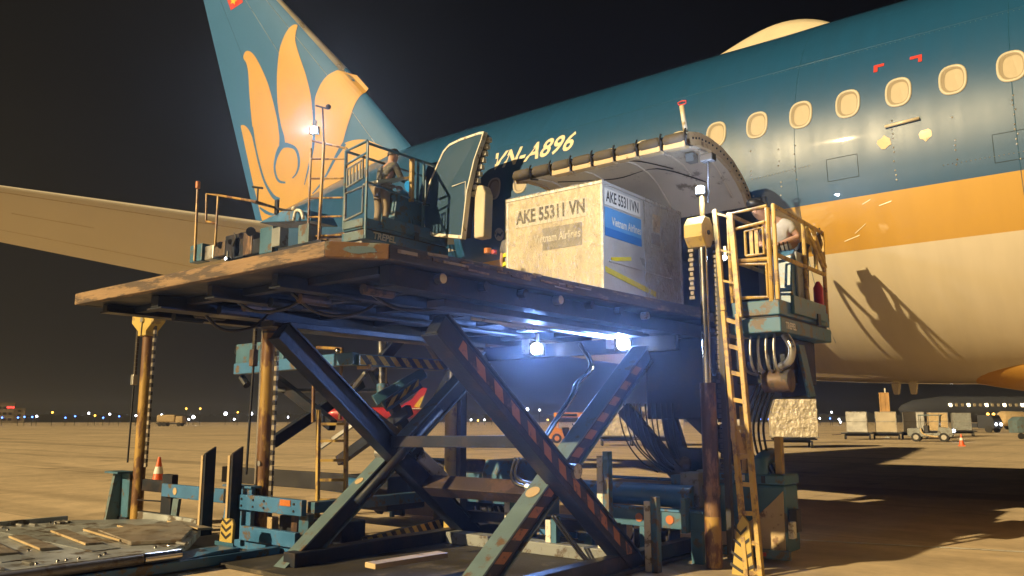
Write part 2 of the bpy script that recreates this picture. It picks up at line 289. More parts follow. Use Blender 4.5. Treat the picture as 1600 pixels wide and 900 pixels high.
# ------------------------------------------------------------------ mesh building
class MB:
    def __init__(s): s.v = []; s.f = []; s.uv = {}
    def add(s, vs, fs):
        o = len(s.v); s.v += [Vector(v) for v in vs]; s.f += [tuple(i + o for i in f) for f in fs]; return o
    def box(s, x0, x1, y0, y1, z0, z1):
        s.add([(x0, y0, z0), (x1, y0, z0), (x1, y1, z0), (x0, y1, z0), (x0, y0, z1), (x1, y0, z1), (x1, y1, z1), (x0, y1, z1)],
              [(0, 3, 2, 1), (4, 5, 6, 7), (0, 1, 5, 4), (1, 2, 6, 5), (2, 3, 7, 6), (3, 0, 4, 7)]); return s
    def beam(s, p, q, w, h, up=(0, 0, 1), ext=0.0):
        p, q = Vector(p), Vector(q); d = (q - p).normalized(); p = p - d * ext; q = q + d * ext
        up = Vector(up)
        if abs(d.dot(up)) > 0.99: up = Vector((0, 1, 0))
        a = d.cross(up).normalized() * (w / 2); b = a.cross(d).normalized() * (h / 2)
        s.add([p - a - b, p + a - b, p + a + b, p - a + b, q - a - b, q + a - b, q + a + b, q - a + b],
              [(0, 1, 2, 3), (7, 6, 5, 4), (0, 4, 5, 1), (1, 5, 6, 2), (2, 6, 7, 3), (3, 7, 4, 0)]); return s
    def tube(s, pts, r, n=10, cap=True):
        pts = [Vector(p) for p in pts]; rs = r if isinstance(r, (list, tuple)) else [r] * len(pts)
        prev = None; base = len(s.v)
        for i, p in enumerate(pts):
            d = (pts[min(i + 1, len(pts) - 1)] - pts[max(i - 1, 0)]).normalized()
            if prev is None:
                u = Vector((0, 0, 1)) if abs(d.z) < 0.9 else Vector((1, 0, 0)); a = d.cross(u).normalized()
            else: a = (prev - d * prev.dot(d)).normalized()
            prev = a; b = d.cross(a)
            for k in range(n):
                t = 2 * math.pi * k / n; s.v.append(p + (a * math.cos(t) + b * math.sin(t)) * rs[i])
        for i in range(len(pts) - 1):
            for k in range(n):
                k2 = (k + 1) % n
                s.f.append((base + i * n + k, base + i * n + k2, base + (i + 1) * n + k2, base + (i + 1) * n + k))
        if cap:
            s.f.append(tuple(base + k for k in reversed(range(n)))); e_ = base + (len(pts) - 1) * n
            s.f.append(tuple(e_ + k for k in range(n)))
        return s
    def prism(s, poly, ax, a0, a1):
        """poly: 2D points; ax: 'x','y','z' extrusion axis"""
        def P(u, v, a): return {'x': (a, u, v), 'y': (u, a, v), 'z': (u, v, a)}[ax]
        n = len(poly); vs = [P(u, v, a0) for u, v in poly] + [P(u, v, a1) for u, v in poly]
        s.add(vs, [tuple(range(n))[::-1], tuple(range(n, 2 * n))] + [(i, (i + 1) % n, n + (i + 1) % n, n + i) for i in range(n)]); return s
    def sphere(s, c, r, n=12, m=8, sc=(1, 1, 1)):
        c = Vector(c); base = len(s.v)
        for i in range(m + 1):
            t = math.pi * i / m
            for k in range(n):
                a = 2 * math.pi * k / n; s.v.append(c + Vector((r * sc[0] * math.sin(t) * math.cos(a), r * sc[1] * math.sin(t) * math.sin(a), r * sc[2] * math.cos(t))))
        for i in range(m):
            for k in range(n):
                k2 = (k + 1) % n; s.f.append((base + i * n + k, base + (i + 1) * n + k, base + (i + 1) * n + k2, base + i * n + k2))
        return s
    def mesh(s, name, m, loc=Vector((0, 0, 0)), smooth=False):
        me = bpy.data.meshes.new(name); me.from_pydata([v - loc for v in s.v], [], s.f)
        bm = bmesh.new(); bm.from_mesh(me); lo = [v for v in bm.verts if not v.link_faces]
        if lo: bmesh.ops.delete(bm, geom=lo, context='VERTS')
        bmesh.ops.recalc_face_normals(bm, faces=bm.faces); bm.to_mesh(me); bm.free()
        if m: me.materials.append(MATS[m])
        if smooth: me.shade_smooth()
        me.update(); return me

def label(o, lab=None, cat=None, group=None, kind=None):
    if lab: o['label'] = lab
    if cat: o['category'] = cat
    if group: o['group'] = group
    if kind: o['kind'] = kind
    return o
def thing(name, lab, cat, loc=(0, 0, 0), group=None):
    o = bpy.data.objects.new(name, None); COL.objects.link(o); o.location = loc; o.empty_display_size = 0.2
    return label(o, lab, cat, group)
def origin(o):
    v = Vector(o.location)
    while o.parent: o = o.parent; v += Vector(o.location)
    return v
def part(name, mb, m, parent, smooth=False, bevel=0.0, lab=None, kind=None, auto=False):
    me = mb.mesh(name, m, origin(parent), smooth); o = bpy.data.objects.new(name, me); COL.objects.link(o); o.parent = parent
    if bevel:
        b = o.modifiers.new('bevel', 'BEVEL'); b.width = bevel; b.segments = 2; b.limit_method = 'ANGLE'; b.angle_limit = R(50)
    if auto: me.shade_smooth(); me.set_sharp_from_angle(angle=R(38))
    return label(o, lab, None, None, kind)
def solid(name, mb, m, lab, cat, group=None, smooth=False, bevel=0.0, kind=None):
    c = sum(mb.v, Vector()) / len(mb.v); c.z = min(v.z for v in mb.v)
    o = bpy.data.objects.new(name, mb.mesh(name, m, c, smooth)); o.location = c; COL.objects.link(o)
    if bevel:
        b = o.modifiers.new('bevel', 'BEVEL'); b.width = bevel; b.segments = 2; b.limit_method = 'ANGLE'
    return label(o, lab, cat, group, kind)
def strip(name, p, q, wdir, w, off, m, parent):
    """thin printed strip from p to q (centre line), width w along wdir, lifted by off, with metric UVs"""
    p, q, wd, off = Vector(p), Vector(q), Vector(wdir).normalized(), Vector(off)
    L = (q - p).length; O = origin(parent); t = off.normalized() * 0.003
    a = [p - wd * w / 2 + off, q - wd * w / 2 + off, q + wd * w / 2 + off, p + wd * w / 2 + off]
    vs = [v - O for v in a] + [v - O - t * 3 for v in a]
    me = bpy.data.meshes.new(name); me.from_pydata(vs, [], [(0, 1, 2, 3), (7, 6, 5, 4), (0, 4, 5, 1), (1, 5, 6, 2), (2, 6, 7, 3), (3, 7, 4, 0)])
    uv = me.uv_layers.new(name='UVMap'); cu = [(0, 0), (L, 0), (L, w), (0, w)] * 2
    for lp in me.loops: uv.data[lp.index].uv = cu[lp.vertex_index]
    me.materials.append(MATS[m]); o = bpy.data.objects.new(name, me); COL.objects.link(o); o.parent = parent; return o
def text_mesh(s, size, bold=0.0, shear=0.0, extrude=0.0, space=1.0, xscale=1.0):
    cu = bpy.data.curves.new('lettering', 'FONT'); cu.body = s; cu.size = size; cu.offset = bold; cu.shear = shear; cu.extrude = extrude; cu.space_character = space
    cu.resolution_u = 3; cu.align_x = 'CENTER'; cu.align_y = 'CENTER'
    o = bpy.data.objects.new('lettering', cu); COL.objects.link(o); bpy.context.view_layer.update()
    me = bpy.data.meshes.new_from_object(o); bpy.data.objects.remove(o); bpy.data.curves.remove(cu)
    for v in me.vertices: v.co.x *= xscale
    return me
def place_text(name, s, size, m, parent, fn, **kw):
    """fn maps (u,v,w) of the lettering to a world point"""
    me = text_mesh(s, size, **kw); O = origin(parent)
    for v in me.vertices: v.co = Vector(fn(v.co.x, v.co.y, v.co.z)) - O
    me.materials.clear(); me.materials.append(MATS[m]); me.update()
    o = bpy.data.objects.new(name, me); COL.objects.link(o); o.parent = parent; return o
def copy_tree(o, parent=None):
    c = o.copy(); COL.objects.link(c)
    if parent: c.parent = parent
    for ch in list(o.children): copy_tree(ch, c)
    return c
def lerp(a, b, t): return a + (b - a) * t
def lamp(name, loc, energy, color, size=0.05, spot=None, aim=None):
    l = bpy.data.lights.new(name, 'SPOT' if spot else 'POINT'); l.energy = energy; l.color = color; l.shadow_soft_size = size
    o = bpy.data.objects.new(name, l); o.location = loc; COL.objects.link(o)
    if spot:
        l.spot_size = R(spot); l.spot_blend = 0.6; o.rotation_euler = (Vector(aim)).to_track_quat('-Z', 'Y').to_euler()
    return o
LEDC = (0.62, 0.76, 1.0)
def smooth_pts(pts, n=6):
    pts = [Vector(p) for p in pts]; out = []
    for i in range(len(pts) - 1):
        p0, p1, p2, p3 = pts[max(i - 1, 0)], pts[i], pts[i + 1], pts[min(i + 2, len(pts) - 1)]
        for k in range(n):
            t = k / n; out.append(0.5 * ((2 * p1) + (p2 - p0) * t + (2 * p0 - 5 * p1 + 4 * p2 - p3) * t * t + (3 * p1 - p0 - 3 * p2 + p3) * t ** 3))
    return out + [pts[-1]]

# ================================================================== SETTING
g = MB(); N = 900
g.add([(-N, -N, 0), (N, -N, 0), (N, N, 0), (-N, N, 0)], [(0, 1, 2, 3)])
o = bpy.data.objects.new('apron_ground', g.mesh('apron_ground', 'apron_concrete')); COL.objects.link(o); o['kind'] = 'structure'
ln = MB(); a = PZ(1225, 842, 0.004); b = PZ(1600, 862, 0.004); d = (b - a).normalized(); n = Vector((-d.y, d.x, 0)) * 0.06
a2, b2 = a - d * 1.5, b + d * 12
ln.add([a2 - n, b2 - n, b2 + n, a2 + n], [(0, 1, 2, 3)])
for v in ln.v: v.z = 0.004
o = bpy.data.objects.new('apron_marking', ln.mesh('apron_marking', 'white_paint')); COL.objects.link(o); o['kind'] = 'structure'

# ================================================================== AIRLINER
YA = 13.93
AIR = thing('airliner', 'big teal airliner with gold stripe, cream belly and lotus tail, being loaded', 'airliner', (-4.0, YA, 0))
def fus_sec(x):
    t_ = max(0, -13.0 - x); top = 8.1 - 0.13 * t_ + 0.13 * t_ * math.exp(-t_ / 1.2) + 0.0035 * max(0, t_ - 4) ** 2
    bot = 2.1 if x > -1 else 2.1 + 0.0105 * (x + 1) ** 2
    bot = min(bot, top - 0.7)
    hz = (top - bot) / 2; return (top + bot) / 2, hz, 3.0 * (hz / 3.0) ** 0.72
def fus_pt(x, ang, off=0.0):
    """ang measured from the near side (0) upwards"""
    zc, hz, hy = fus_sec(x)
    return Vector((x, YA - (hy + off) * math.cos(ang), zc + (hz + off) * math.sin(ang)))
def fus_at(x, z, off=0.0):
    zc, hz, hy = fus_sec(x); s_ = max(-1, min(1, (z - zc) / hz)); return fus_pt(x, math.asin(s_), off)
CD = (-7.25, -4.25, 3.0, 4.66)       # cargo doorway x0,x1,z0,z1
PD = (-11.45, -10.45, 4.9, 6.8)      # passenger doorway
fx = sorted(set([9 - 0.5 * i for i in range(0, 69)] + [CD[0], CD[1], PD[0], PD[1]]), reverse=True)
NA = 144
mb = MB()
for x in fx:
    for k in range(NA): mb.v.append(fus_pt(x, 2 * math.pi * k / NA))
for i in range(len(fx) - 1):
    for k in range(NA):
        k2 = (k + 1) % NA; c = (mb.v[i * NA + k] + mb.v[(i + 1) * NA + k2]) / 2
        if c.y < YA - 1 and any(q[0] < c.x < q[1] and q[2] < c.z < q[3] for q in (CD, PD)): continue
        mb.f.append((i * NA + k, (i + 1) * NA + k, (i + 1) * NA + k2, i * NA + k2))
mb.f.append(tuple(range(NA))); mb.f.append(tuple((len(fx) - 1) * NA + k for k in range(NA)))
FUS = part('fuselage', mb, 'airliner_paint', AIR, smooth=True)
# tail cone tip
part('tail_cone', MB().tube([(-25, YA, 7.37), (-26, YA, 7.42), (-26.8, YA, 7.45)], [0.36, 0.26, 0.12], 14), 'airliner_cream', AIR, smooth=True)

# --- cargo hold interior and doorway frame
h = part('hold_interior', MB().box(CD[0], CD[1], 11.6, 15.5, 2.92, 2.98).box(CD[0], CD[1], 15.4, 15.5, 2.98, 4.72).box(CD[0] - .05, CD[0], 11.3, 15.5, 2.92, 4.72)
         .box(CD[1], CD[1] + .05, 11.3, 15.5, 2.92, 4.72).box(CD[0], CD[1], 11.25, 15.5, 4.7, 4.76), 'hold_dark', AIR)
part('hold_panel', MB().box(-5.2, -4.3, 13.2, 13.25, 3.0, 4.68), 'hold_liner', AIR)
mb = MB()
for xx in (CD[0] - 0.05, CD[1] + 0.05):
    pts = [fus_at(xx, z, 0.012) for z in [3.0 + 0.1 * i for i in range(18)]]
    mb.tube(pts, 0.035, 8)
mb.tube([fus_at(CD[0], 2.98, 0.01), fus_at(CD[1], 2.98, 0.01)], 0.035, 8).tube([fus_at(CD[0], 4.68, 0.01), fus_at(CD[1], 4.68, 0.01)], 0.035, 8)
part('doorway_frame', mb, 'galvanised', AIR, smooth=True)
# --- open cargo door (hinged along its top, swung up)
def door_pt(x, t, off=0.0):
    # outer lip (t=0) to hinge (t=1); shape measured in y-z
    pts = [(9.02, 5.13), (9.3, 5.2), (9.62, 5.22), (10.0, 5.19), (10.35, 5.1), (10.62, 4.97), (10.83, 4.82), (10.97, 4.64)]
    f = t * (len(pts) - 1); i = min(int(f), len(pts) - 2); f -= i
    y = lerp(pts[i][0], pts[i + 1][0], f); z = lerp(pts[i][1], pts[i + 1][1], f)
    dy, dz = pts[i + 1][0] - pts[i][0], pts[i + 1][1] - pts[i][1]; l_ = math.hypot(dy, dz)
    return Vector((x, y - dz / l_ * off * -1 * -1, z + dy / l_ * off))
CDOOR_X = (-7.12, -4.36)
def door_sheet(off, x0, x1, t0=0, t1=1, nx=12, ntt=14):
    mb = MB(); nn = ntt + 1
    for i in range(nx + 1):
        for j in range(nn): mb.v.append(door_pt(lerp(x0, x1, i / nx), lerp(t0, t1, j / ntt), off))
    for i in range(nx):
        for j in range(ntt): mb.f.append((i * nn + j, (i + 1) * nn + j, (i + 1) * nn + j + 1, i * nn + j + 1))
    return mb
CDO = part('cargo_door', door_sheet(0.012, *CDOOR_X), 'airliner_teal_small', AIR, smooth=True, lab='open cargo door swung up over the silver container')
inner = door_sheet(-0.13, CDOOR_X[0] + .04, CDOOR_X[1] - .04)
part('door_liner', inner, 'liner', CDO, smooth=True)
for x in (CDOOR_X[0], CDOOR_X[1]):
    mb = MB()
    for j in range(14):
        a, b = j / 14, (j + 1) / 14; w = 0.05
        s_ = w if x == CDOOR_X[0] else -w
        mb.add([door_pt(x, a, -0.16), door_pt(x, b, -0.16), door_pt(x, b, 0.01), door_pt(x, a, 0.01), door_pt(x + s_, a, -0.16), door_pt(x + s_, b, -0.16), door_pt(x + s_, b, 0.01), door_pt(x + s_, a, 0.01)],
               [(0, 1, 2, 3), (4, 7, 6, 5), (0, 4, 5, 1), (2, 6, 7, 3)])
    part('door_edge', mb, 'cream_panel', CDO)
mb = MB()                                                                        # dimples / screws along the edge
for j in range(1, 22):
    p_ = door_pt(CDOOR_X[1], j / 22, -0.07); mb.tube([p_, p_ + Vector((0.012, 0, 0))], 0.014, 6)
part('edge_fastener', mb, 'dark_steel', CDO, kind='stuff')
for xx in (-6.9, -6.2, -5.5, -4.95, -4.55):                                     # pressed ribs of the liner
    part('liner_rib', MB().tube([door_pt(xx + 0.03 * math.sin(0.5 * j), 0.06 + j * 0.075, -0.134) for j in range(12)], 0.016, 6), 'liner', CDO, smooth=True)
part('liner_rib', MB().tube(smooth_pts([door_pt(-6.8, .3, -.133), door_pt(-6.0, .42, -.133), door_pt(-5.3, .40, -.133), door_pt(-4.8, .66, -.133)]), 0.010, 6), 'rubber', CDO, smooth=True)
part('liner_rib', MB().tube(smooth_pts([door_pt(-5.9, .12, -.133), door_pt(-5.4, .2, -.133), door_pt(-5.1, .45, -.133)]), 0.008, 6), 'rubber', CDO, smooth=True)
NSEG = 8
for k in range(NSEG):
    x0 = lerp(CDOOR_X[0], CDOOR_X[1], k / NSEG) + 0.02; x1 = lerp(CDOOR_X[0], CDOOR_X[1], (k + 1) / NSEG) - 0.025
    e0 = Vector((0, 9.01, 5.065))
    part('seal_pad', MB().tube([(x0, e0.y, e0.z), (x0 + .04, e0.y - .03, e0.z), (x1 - .04, e0.y - .03, e0.z), (x1, e0.y, e0.z)], [0.05, 0.075, 0.075, 0.05], 10), 'seal_fabric', CDO, smooth=True)
    part('seal_clip', MB().tube([(x1 + .012, e0.y - .05, e0.z + .10), (x1 + .012, e0.y - .10, e0.z), (x1 + .012, e0.y - .04, e0.z - .10), (x1 + .012, e0.y + .12, e0.z - .07)], 0.014, 6), 'rubber', CDO, smooth=True)
    if k > 1: part('lip_plate', MB().box(x0, x1, e0.y - 0.065, e0.y + 0.06, e0.z - .125, e0.z - .05), 'cream_panel', CDO, bevel=0.008)
# stay post with red top at the forward outer corner
part('door_stay', MB().tube([door_pt(-4.42, 0.02, 0.0), PY(1065, 165, 8.98)], 0.03, 10), 'airliner_cream', CDO, smooth=True)
tp = PY(1066, 163, 8.98)
part('stay_loop', MB().tube([tp + Vector(v) for v in ((-.045, 0, 0), (-.06, 0, .03), (0, 0, .045), (.055, 0, .035), (.05, 0, 0), (0, 0, -.005), (-.045, 0, 0))], 0.009, 6), 'red_print', CDO, smooth=True)
# door actuator arm and inner box
for px_, t_ in ((1110, 0.28),):
    p_ = door_pt(-4.62, t_, -0.18); part('door_latch_box', MB().box(p_.x - .06, p_.x + .06, p_.y - .07, p_.y + .07, p_.z - .1, p_.z + .02), 'grey_panel', CDO, bevel=0.01)

# --- cabin windows: frame, recessed blind
def superellipse(w, h, n=28, e=2.6):
    out = []
    for k in range(n):
        t = 2 * math.pi * k / n; c, s_ = math.cos(t), math.sin(t)
        out.append((w / 2 * abs(c) ** (2 / e) * (1 if c >= 0 else -1), h / 2 * abs(s_) ** (2 / e) * (1 if s_ >= 0 else -1)))
    return out
WZ = 5.79
def window(x):
    zc, hz, hy = fus_sec(x); a0 = math.asin((WZ - zc) / hz)
    def P(u, v, off): return fus_pt(x + u, a0 + v / hz, off)
    rings = [(0.325, 0.435, 0.004), (0.315, 0.425, 0.016), (0.262, 0.372, 0.016), (0.245, 0.352, -0.045)]
    mb = MB(); n = 28
    for w, h, off in rings:
        for u, v in superellipse(w, h, n): mb.v.append(P(u, v, off))
    for r_ in range(3):
        for k in range(n): mb.f.append((r_ * n + k, r_ * n + (k + 1) % n, (r_ + 1) * n + (k + 1) % n, (r_ + 1) * n + k))
    w = part('cabin_window', mb, 'cabin_window_frame', AIR, smooth=True)
    mb = MB(); mb.add([P(u, v, 0.007) for u, v in superellipse(0.262, 0.372, n)], [tuple(range(n))])
    part('window_blind', mb, 'window_blind', w)
    mb = MB()                                                    # ring wider at top left, paints the recess shadow on the blind
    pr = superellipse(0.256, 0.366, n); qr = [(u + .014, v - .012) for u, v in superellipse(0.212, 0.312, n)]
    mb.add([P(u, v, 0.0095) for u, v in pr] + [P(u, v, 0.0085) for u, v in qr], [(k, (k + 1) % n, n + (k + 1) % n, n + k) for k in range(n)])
    part('window_shadow', mb, 'window_shadow', w)
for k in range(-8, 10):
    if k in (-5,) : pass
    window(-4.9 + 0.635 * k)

# --- lettering and small marks on the skin
def skin_text(name, s, size, m, x, z, **kw):
    def fn(u, v, w): return fus_at(x + u, z + v, 0.006 + w)
    return place_text(name, s, size, m, AIR, fn, **kw)
skin_text('registration', 'VN-A896', 0.50, 'gold_text', -8.58, 6.34, bold=0.012, shear=0.22, space=1.06, xscale=0.94)
skin_text('alliance_name', 'Alliance', 0.22, 'gold_text', -8.45, 4.90, bold=0.006)
lp = fus_at(-9.24, 4.92, 0.006)
mb = MB(); cpts = [(0.115 * math.cos(2 * math.pi * k / 24), 0.115 * math.sin(2 * math.pi * k / 24)) for k in range(24)]
mb.add([fus_at(-9.24 + u, 4.92 + v, 0.006) for u, v in cpts], [tuple(range(24))])
lg = part('alliance_logo', mb, 'galvanised', AIR)
mb = MB(); sw = [(-.08, -.02), (-.03, .035), (.03, -.005), (.085, .04), (.08, .0), (.03, -.045), (-.03, -.01), (-.07, -.05)]
mb.add([fus_at(-9.24 + u, 4.92 + v, 0.010) for u, v in sw], [tuple(range(len(sw)))])
part('logo_swirl', mb, 'airliner_teal_small', lg)
def skin_patch(name, x, z, poly, m, off=0.006):
    mb = MB(); vs = [fus_at(x + u, z + v, off) for u, v in poly]
    mb.add(vs, [tuple(range(len(vs)))]); return part(name, mb, m, AIR)
skin_patch('corner_mark', -2.61, 6.25, [(-.06, -.07), (-.01, -.07), (-.01, .0), (.07, .0), (.07, .045), (-.06, .045)], 'red_print')
skin_patch('corner_mark', -2.12, 6.24, [(-.10, .0), (0, .0), (0, -.07), (.045, -.07), (.045, .045), (-.10, .045)], 'red_print')
mb = MB(); mb.tube([fus_at(-2.53, 5.33, 0.02), fus_at(-2.12, 5.35, 0.02)], 0.022, 8)
part('handle_rail', mb, 'airliner_cream', AIR, smooth=True)
def blob(r, seed):
    rnd = random.Random(seed); return [(r * (0.7 + 0.5 * rnd.random()) * math.cos(t), r * (0.7 + 0.5 * rnd.random()) * math.sin(t)) for t in [2 * math.pi * k / 12 for k in range(12)]]
skin_patch('paint_chip', -2.55, 5.13, blob(0.085, 3), 'cream_panel'); skin_patch('paint_chip', -2.07, 5.12, blob(0.075, 5), 'cream_panel')
for x0, z0, x1, z1 in ((-3.05, 4.03, -2.9, 4.13), (-3.2, 3.95, -3.0, 4.0), (-2.7, 4.33, -2.55, 4.36), (-2.9, 4.38, -2.8, 4.42)):
    mb = MB(); p_, q_ = fus_at(x0, z0, .005), fus_at(x1, z1, .005); mb.add([p_, q_, q_ + Vector((0.01, 0, .018)), p_ + Vector((0, 0, .012))], [(0, 1, 2, 3)]); part('scratch_mark', mb, 'airliner_cream', AIR)
# rivet rows (seen glinting under the windows)
mb = MB()
rr = random.Random(4)
def rivet(x, z, r=0.013):
    p_ = fus_at(x, z, 0.001); n_ = (p_ - Vector((x, YA, fus_sec(x)[0]))).normalized(); a = Vector((1, 0, 0)); b_ = n_.cross(a)
    mb.add([p_ + (a * math.cos(t) + b_ * math.sin(t)) * r for t in [k * math.pi / 3 for k in range(6)]] + [p_ + n_ * 0.005], [(k, (k + 1) % 6, 6) for k in range(6)])
for xs in (-4.35, -3.72, -2.45, -1.75, -1.1, -0.45, -3.95):
    for z in [4.62 + 0.06 * i for i in range(14)]:
        if rr.random() < 0.6: rivet(xs + rr.uniform(-.012, .012), z)
for i in range(18): rivet(-4.3 + 0.045 * i, 4.98 + 0.002 * i, 0.008)
for i in range(30): rivet(-1.9 + 0.05 * i, 4.70, 0.007)
for xs in (-0.45, 0.2, 0.85, 1.5):
    for z in [4.55 + 0.05 * i for i in range(50)]:
        if rr.random() < 0.55: rivet(xs + rr.uniform(-.008, .008), z, .008)
for i in range(90): rivet(-4.1 + 0.06 * i, 6.62, 0.005)
part('rivet', mb, 'galvanised', AIR, kind='stuff')
for zl in (6.66,):
    part('skin_joint', MB().tube([fus_at(x_, zl, 0.0) for x_ in [-9.5 + .5 * i for i in range(36)]], 0.0035, 5), 'airliner_teal_small', AIR)
for x0_, z0_, w_, h_ in ((-1.35, 4.62, .5, .34), (-3.3, 4.75, .4, .3), (-0.2, 5.0, .35, .35)):
    cs = [(x0_, z0_), (x0_ + w_, z0_), (x0_ + w_, z0_ + h_), (x0_, z0_ + h_), (x0_, z0_)]
    part('access_panel', MB().tube([fus_at(lerp(a[0], b[0], t), lerp(a[1], b[1], t), 0.0005) for a, b in zip(cs, cs[1:]) for t in (0, .33, .66)] + [fus_at(*cs[0], 0.0005)], 0.004, 5), 'skin_line', AIR)
# skin panel joints: fine grooves
for xs in (-3.72, -1.10, 1.6, 4.2):
    part('skin_joint', MB().tube([fus_at(xs, z, 0.0005) for z in [2.7 + 0.2 * i for i in range(26)]], 0.004, 5), 'airliner_teal_small', AIR)
# antenna dome on the crown
mb = MB(); nx, nr = 18, 12
for i in range(nx + 1):
    t = i / nx; x = lerp(-6.05, -3.6, t); hh = 0.56 * (math.sin(math.pi * min(1, t * 1.02)) ** 0.75) * (0.8 + 0.35 * t) if 0 < t < 1 else 0
    for k in range(nr + 1):
        u = -1 + 2 * k / nr; mb.v.append(Vector((x, YA + u * 0.75, 7.98 + hh * math.sqrt(max(0, 1 - u * u)) + 0.08 * (1 - u * u))))
for i in range(nx):
    for k in range(nr): mb.f.append((i * (nr + 1) + k, (i + 1) * (nr + 1) + k, (i + 1) * (nr + 1) + k + 1, i * (nr + 1) + k + 1))
part('antenna_dome', mb, 'airliner_cream', AIR, smooth=True)

# --- open passenger door near the tail
PDY = 10.38
def pdoor_out():
    o = [(751, 203), (744, 204), (715, 214), (697, 223), (688, 234), (681, 252), (669, 284), (661, 320), (659, 348), (663, 362), (676, 369), (722, 373), (725, 345), (729, 300), (739, 247), (749, 213)]
    res = []
    for q in o:
        p_ = PY(*q, PDY); t = p_.z - 4.7; res.append((p_.x, PDY + 0.05 * t * t * 0.55, p_.z))
    return [Vector(v) for v in res]
po = pdoor_out(); cen = sum(po, Vector()) / len(po)
def ring(sc, dy): return [cen + (v - cen) * sc + Vector((0, dy, 0)) for v in po]
n = len(po); mb = MB(); mb.v = ring(0.95, 0.0) + ring(0.95, 0.06); mb.f = [tuple(range(n)), tuple(range(n, 2 * n))[::-1]] + [(k, (k + 1) % n, n + (k + 1) % n, n + k) for k in range(n)]
PDO = part('passenger_door', mb, 'door_teal', AIR, lab='open rear passenger door with white edge')
mb = MB(); mb.v = ring(1.0, -0.012) + ring(0.945, -0.012) + ring(1.0, 0.1) + ring(0.945, 0.1)
for k in range(n):
    k2 = (k + 1) % n; mb.f += [(k, k2, n + k2, n + k), (2 * n + k, 3 * n + k, 3 * n + k2, 2 * n + k2), (k, 2 * n + k, 2 * n + k2, k2), (n + k, n + k2, 3 * n + k2, 3 * n + k)]
part('door_border', mb, 'white_paint', PDO)
mb = MB(); mb.v = ring(0.98, 0.1) + ring(0.95, 0.24); mb.f = [tuple(range(n)), tuple(range(n, 2 * n))[::-1]] + [(k, (k + 1) % n, n + (k + 1) % n, n + k) for k in range(n)]
part('door_body', mb, 'black_plastic', PDO)
for k in range(9):
    p_ = lerp(po[-1], po[-3], k / 8)
    part('door_latch', MB().box(p_.x - .02, p_.x + .05, p_.y + .12, p_.y + .2, p_.z - .045, p_.z + .035), 'white_paint', PDO)
bz = PY(735, 365, 10.5); part('slide_bustle', MB().prism([(-9.25, 4.72), (-9.02, 4.72), (-8.99, 5.5), (-9.06, 5.66), (-9.25, 5.68)], 'y', 10.55, 10.78), 'airliner_cream', PDO, bevel=0.03)
mb = MB()
for q in (superellipse(0.3, 0.4, 20),): mb.add([cen + Vector((u - 0.15, -0.004, v - .35)) for u, v in superellipse(0.2, 0.16, 16)], [tuple(range(16))])
part('door_handle_pocket', mb, 'dark_steel', PDO)
mb = MB(); a = cen + Vector((0.02, -0.02, -.12)); mb.tube([a, a + Vector((.32, 0, .03)), a + Vector((.32, 0, -.35))], 0.012, 6)
part('door_placard', mb, 'white_print', PDO)
part('hinge_arm', MB().tube([(-10.2, 11.1, 5.6), (-9.9, 10.8, 5.62), (-9.7, 10.62, 5.65)], 0.05, 8), 'galvanised', PDO)
# galley seen through the doorway
part('galley_wall', MB().box(-11.5, -10.4, 13.0, 13.06, 4.85, 6.85).box(-11.5, -11.46, 11.95, 13.0, 4.85, 6.85).box(-10.44, -10.4, 11.95, 13.0, 4.85, 6.85).box(-11.5, -10.4, 11.4, 13.06, 4.8, 4.86), 'hold_liner', AIR)
gp = PY(707, 333, 11.35)
part('doorway_light', MB().sphere(gp, 0.05, 10, 6), 'cabin_light', AIR)
lamp('doorway_glow', gp + Vector((0, -0.12, 0)), 8, (1, 0.86, 0.62), 0.06)
part('extinguisher', MB().tube([PY(702, 353, 11.0), PY(702, 342, 11.0), PY(702, 340, 11.0)], [0.035, 0.035, 0.012], 10), 'red_print', AIR, smooth=True)

# --- vertical fin
FZ = [8.0 + 0.6 * i for i in range(0, 17)]
def fin_le(z): 
    P_ = [(7.4, -12.9), (8.26, -14.2), (10.62, -16.42), (11.11, -16.83), (14.3, -20.11), (18.0, -23.9)]
    for (z0, x0), (z1, x1) in zip(P_, P_[1:]):
        if z <= z1: return lerp(x0, x1, (z - z0) / (z1 - z0))
    return P_[-1][1]
def fin_te(z): return lerp(-20.87, -24.62, (z - 7.46) / (15.82 - 7.46))
def foil(c): return 5 * 0.10 * (0.2969 * math.sqrt(max(c, 0)) - 0.126 * c - 0.3516 * c * c + 0.2843 * c ** 3 - 0.1015 * c ** 4)
def fin_y(x, z):
    le, te = fin_le(z), fin_te(z); c = max(0, min(1, (le - x) / (le - te))); return YA - foil(c) * (le - te)
FC = [0, .004, .012, .03, .06, .1, .16, .24, .34, .45, .56, .67, .78, .89, 1.0]
fz = sorted([6.9] + FZ + [8.26, 10.62, 11.11, 14.3]); mb = MB(); nc = len(FC)
for z in fz:
    le, te = fin_le(z), fin_te(z)
    for sgn in (-1, 1):
        for c in FC: mb.v.append(Vector((lerp(le, te, c), YA + sgn * foil(c) * (le - te), z)))
for i in range(len(fz) - 1):
    for s_ in range(2):
        for j in range(nc - 1):
            b0 = i * 2 * nc + s_ * nc + j; mb.f.append((b0, b0 + 1, b0 + 2 * nc + 1, b0 + 2 * nc))
mb.f.append(tuple((len(fz) - 1) * 2 * nc + j for j in range(nc)) + tuple((len(fz) - 1) * 2 * nc + nc + j for j in reversed(range(nc))))
FIN = part('tail_fin', mb, 'fin_teal_glow', AIR, smooth=True)
mb = MB()
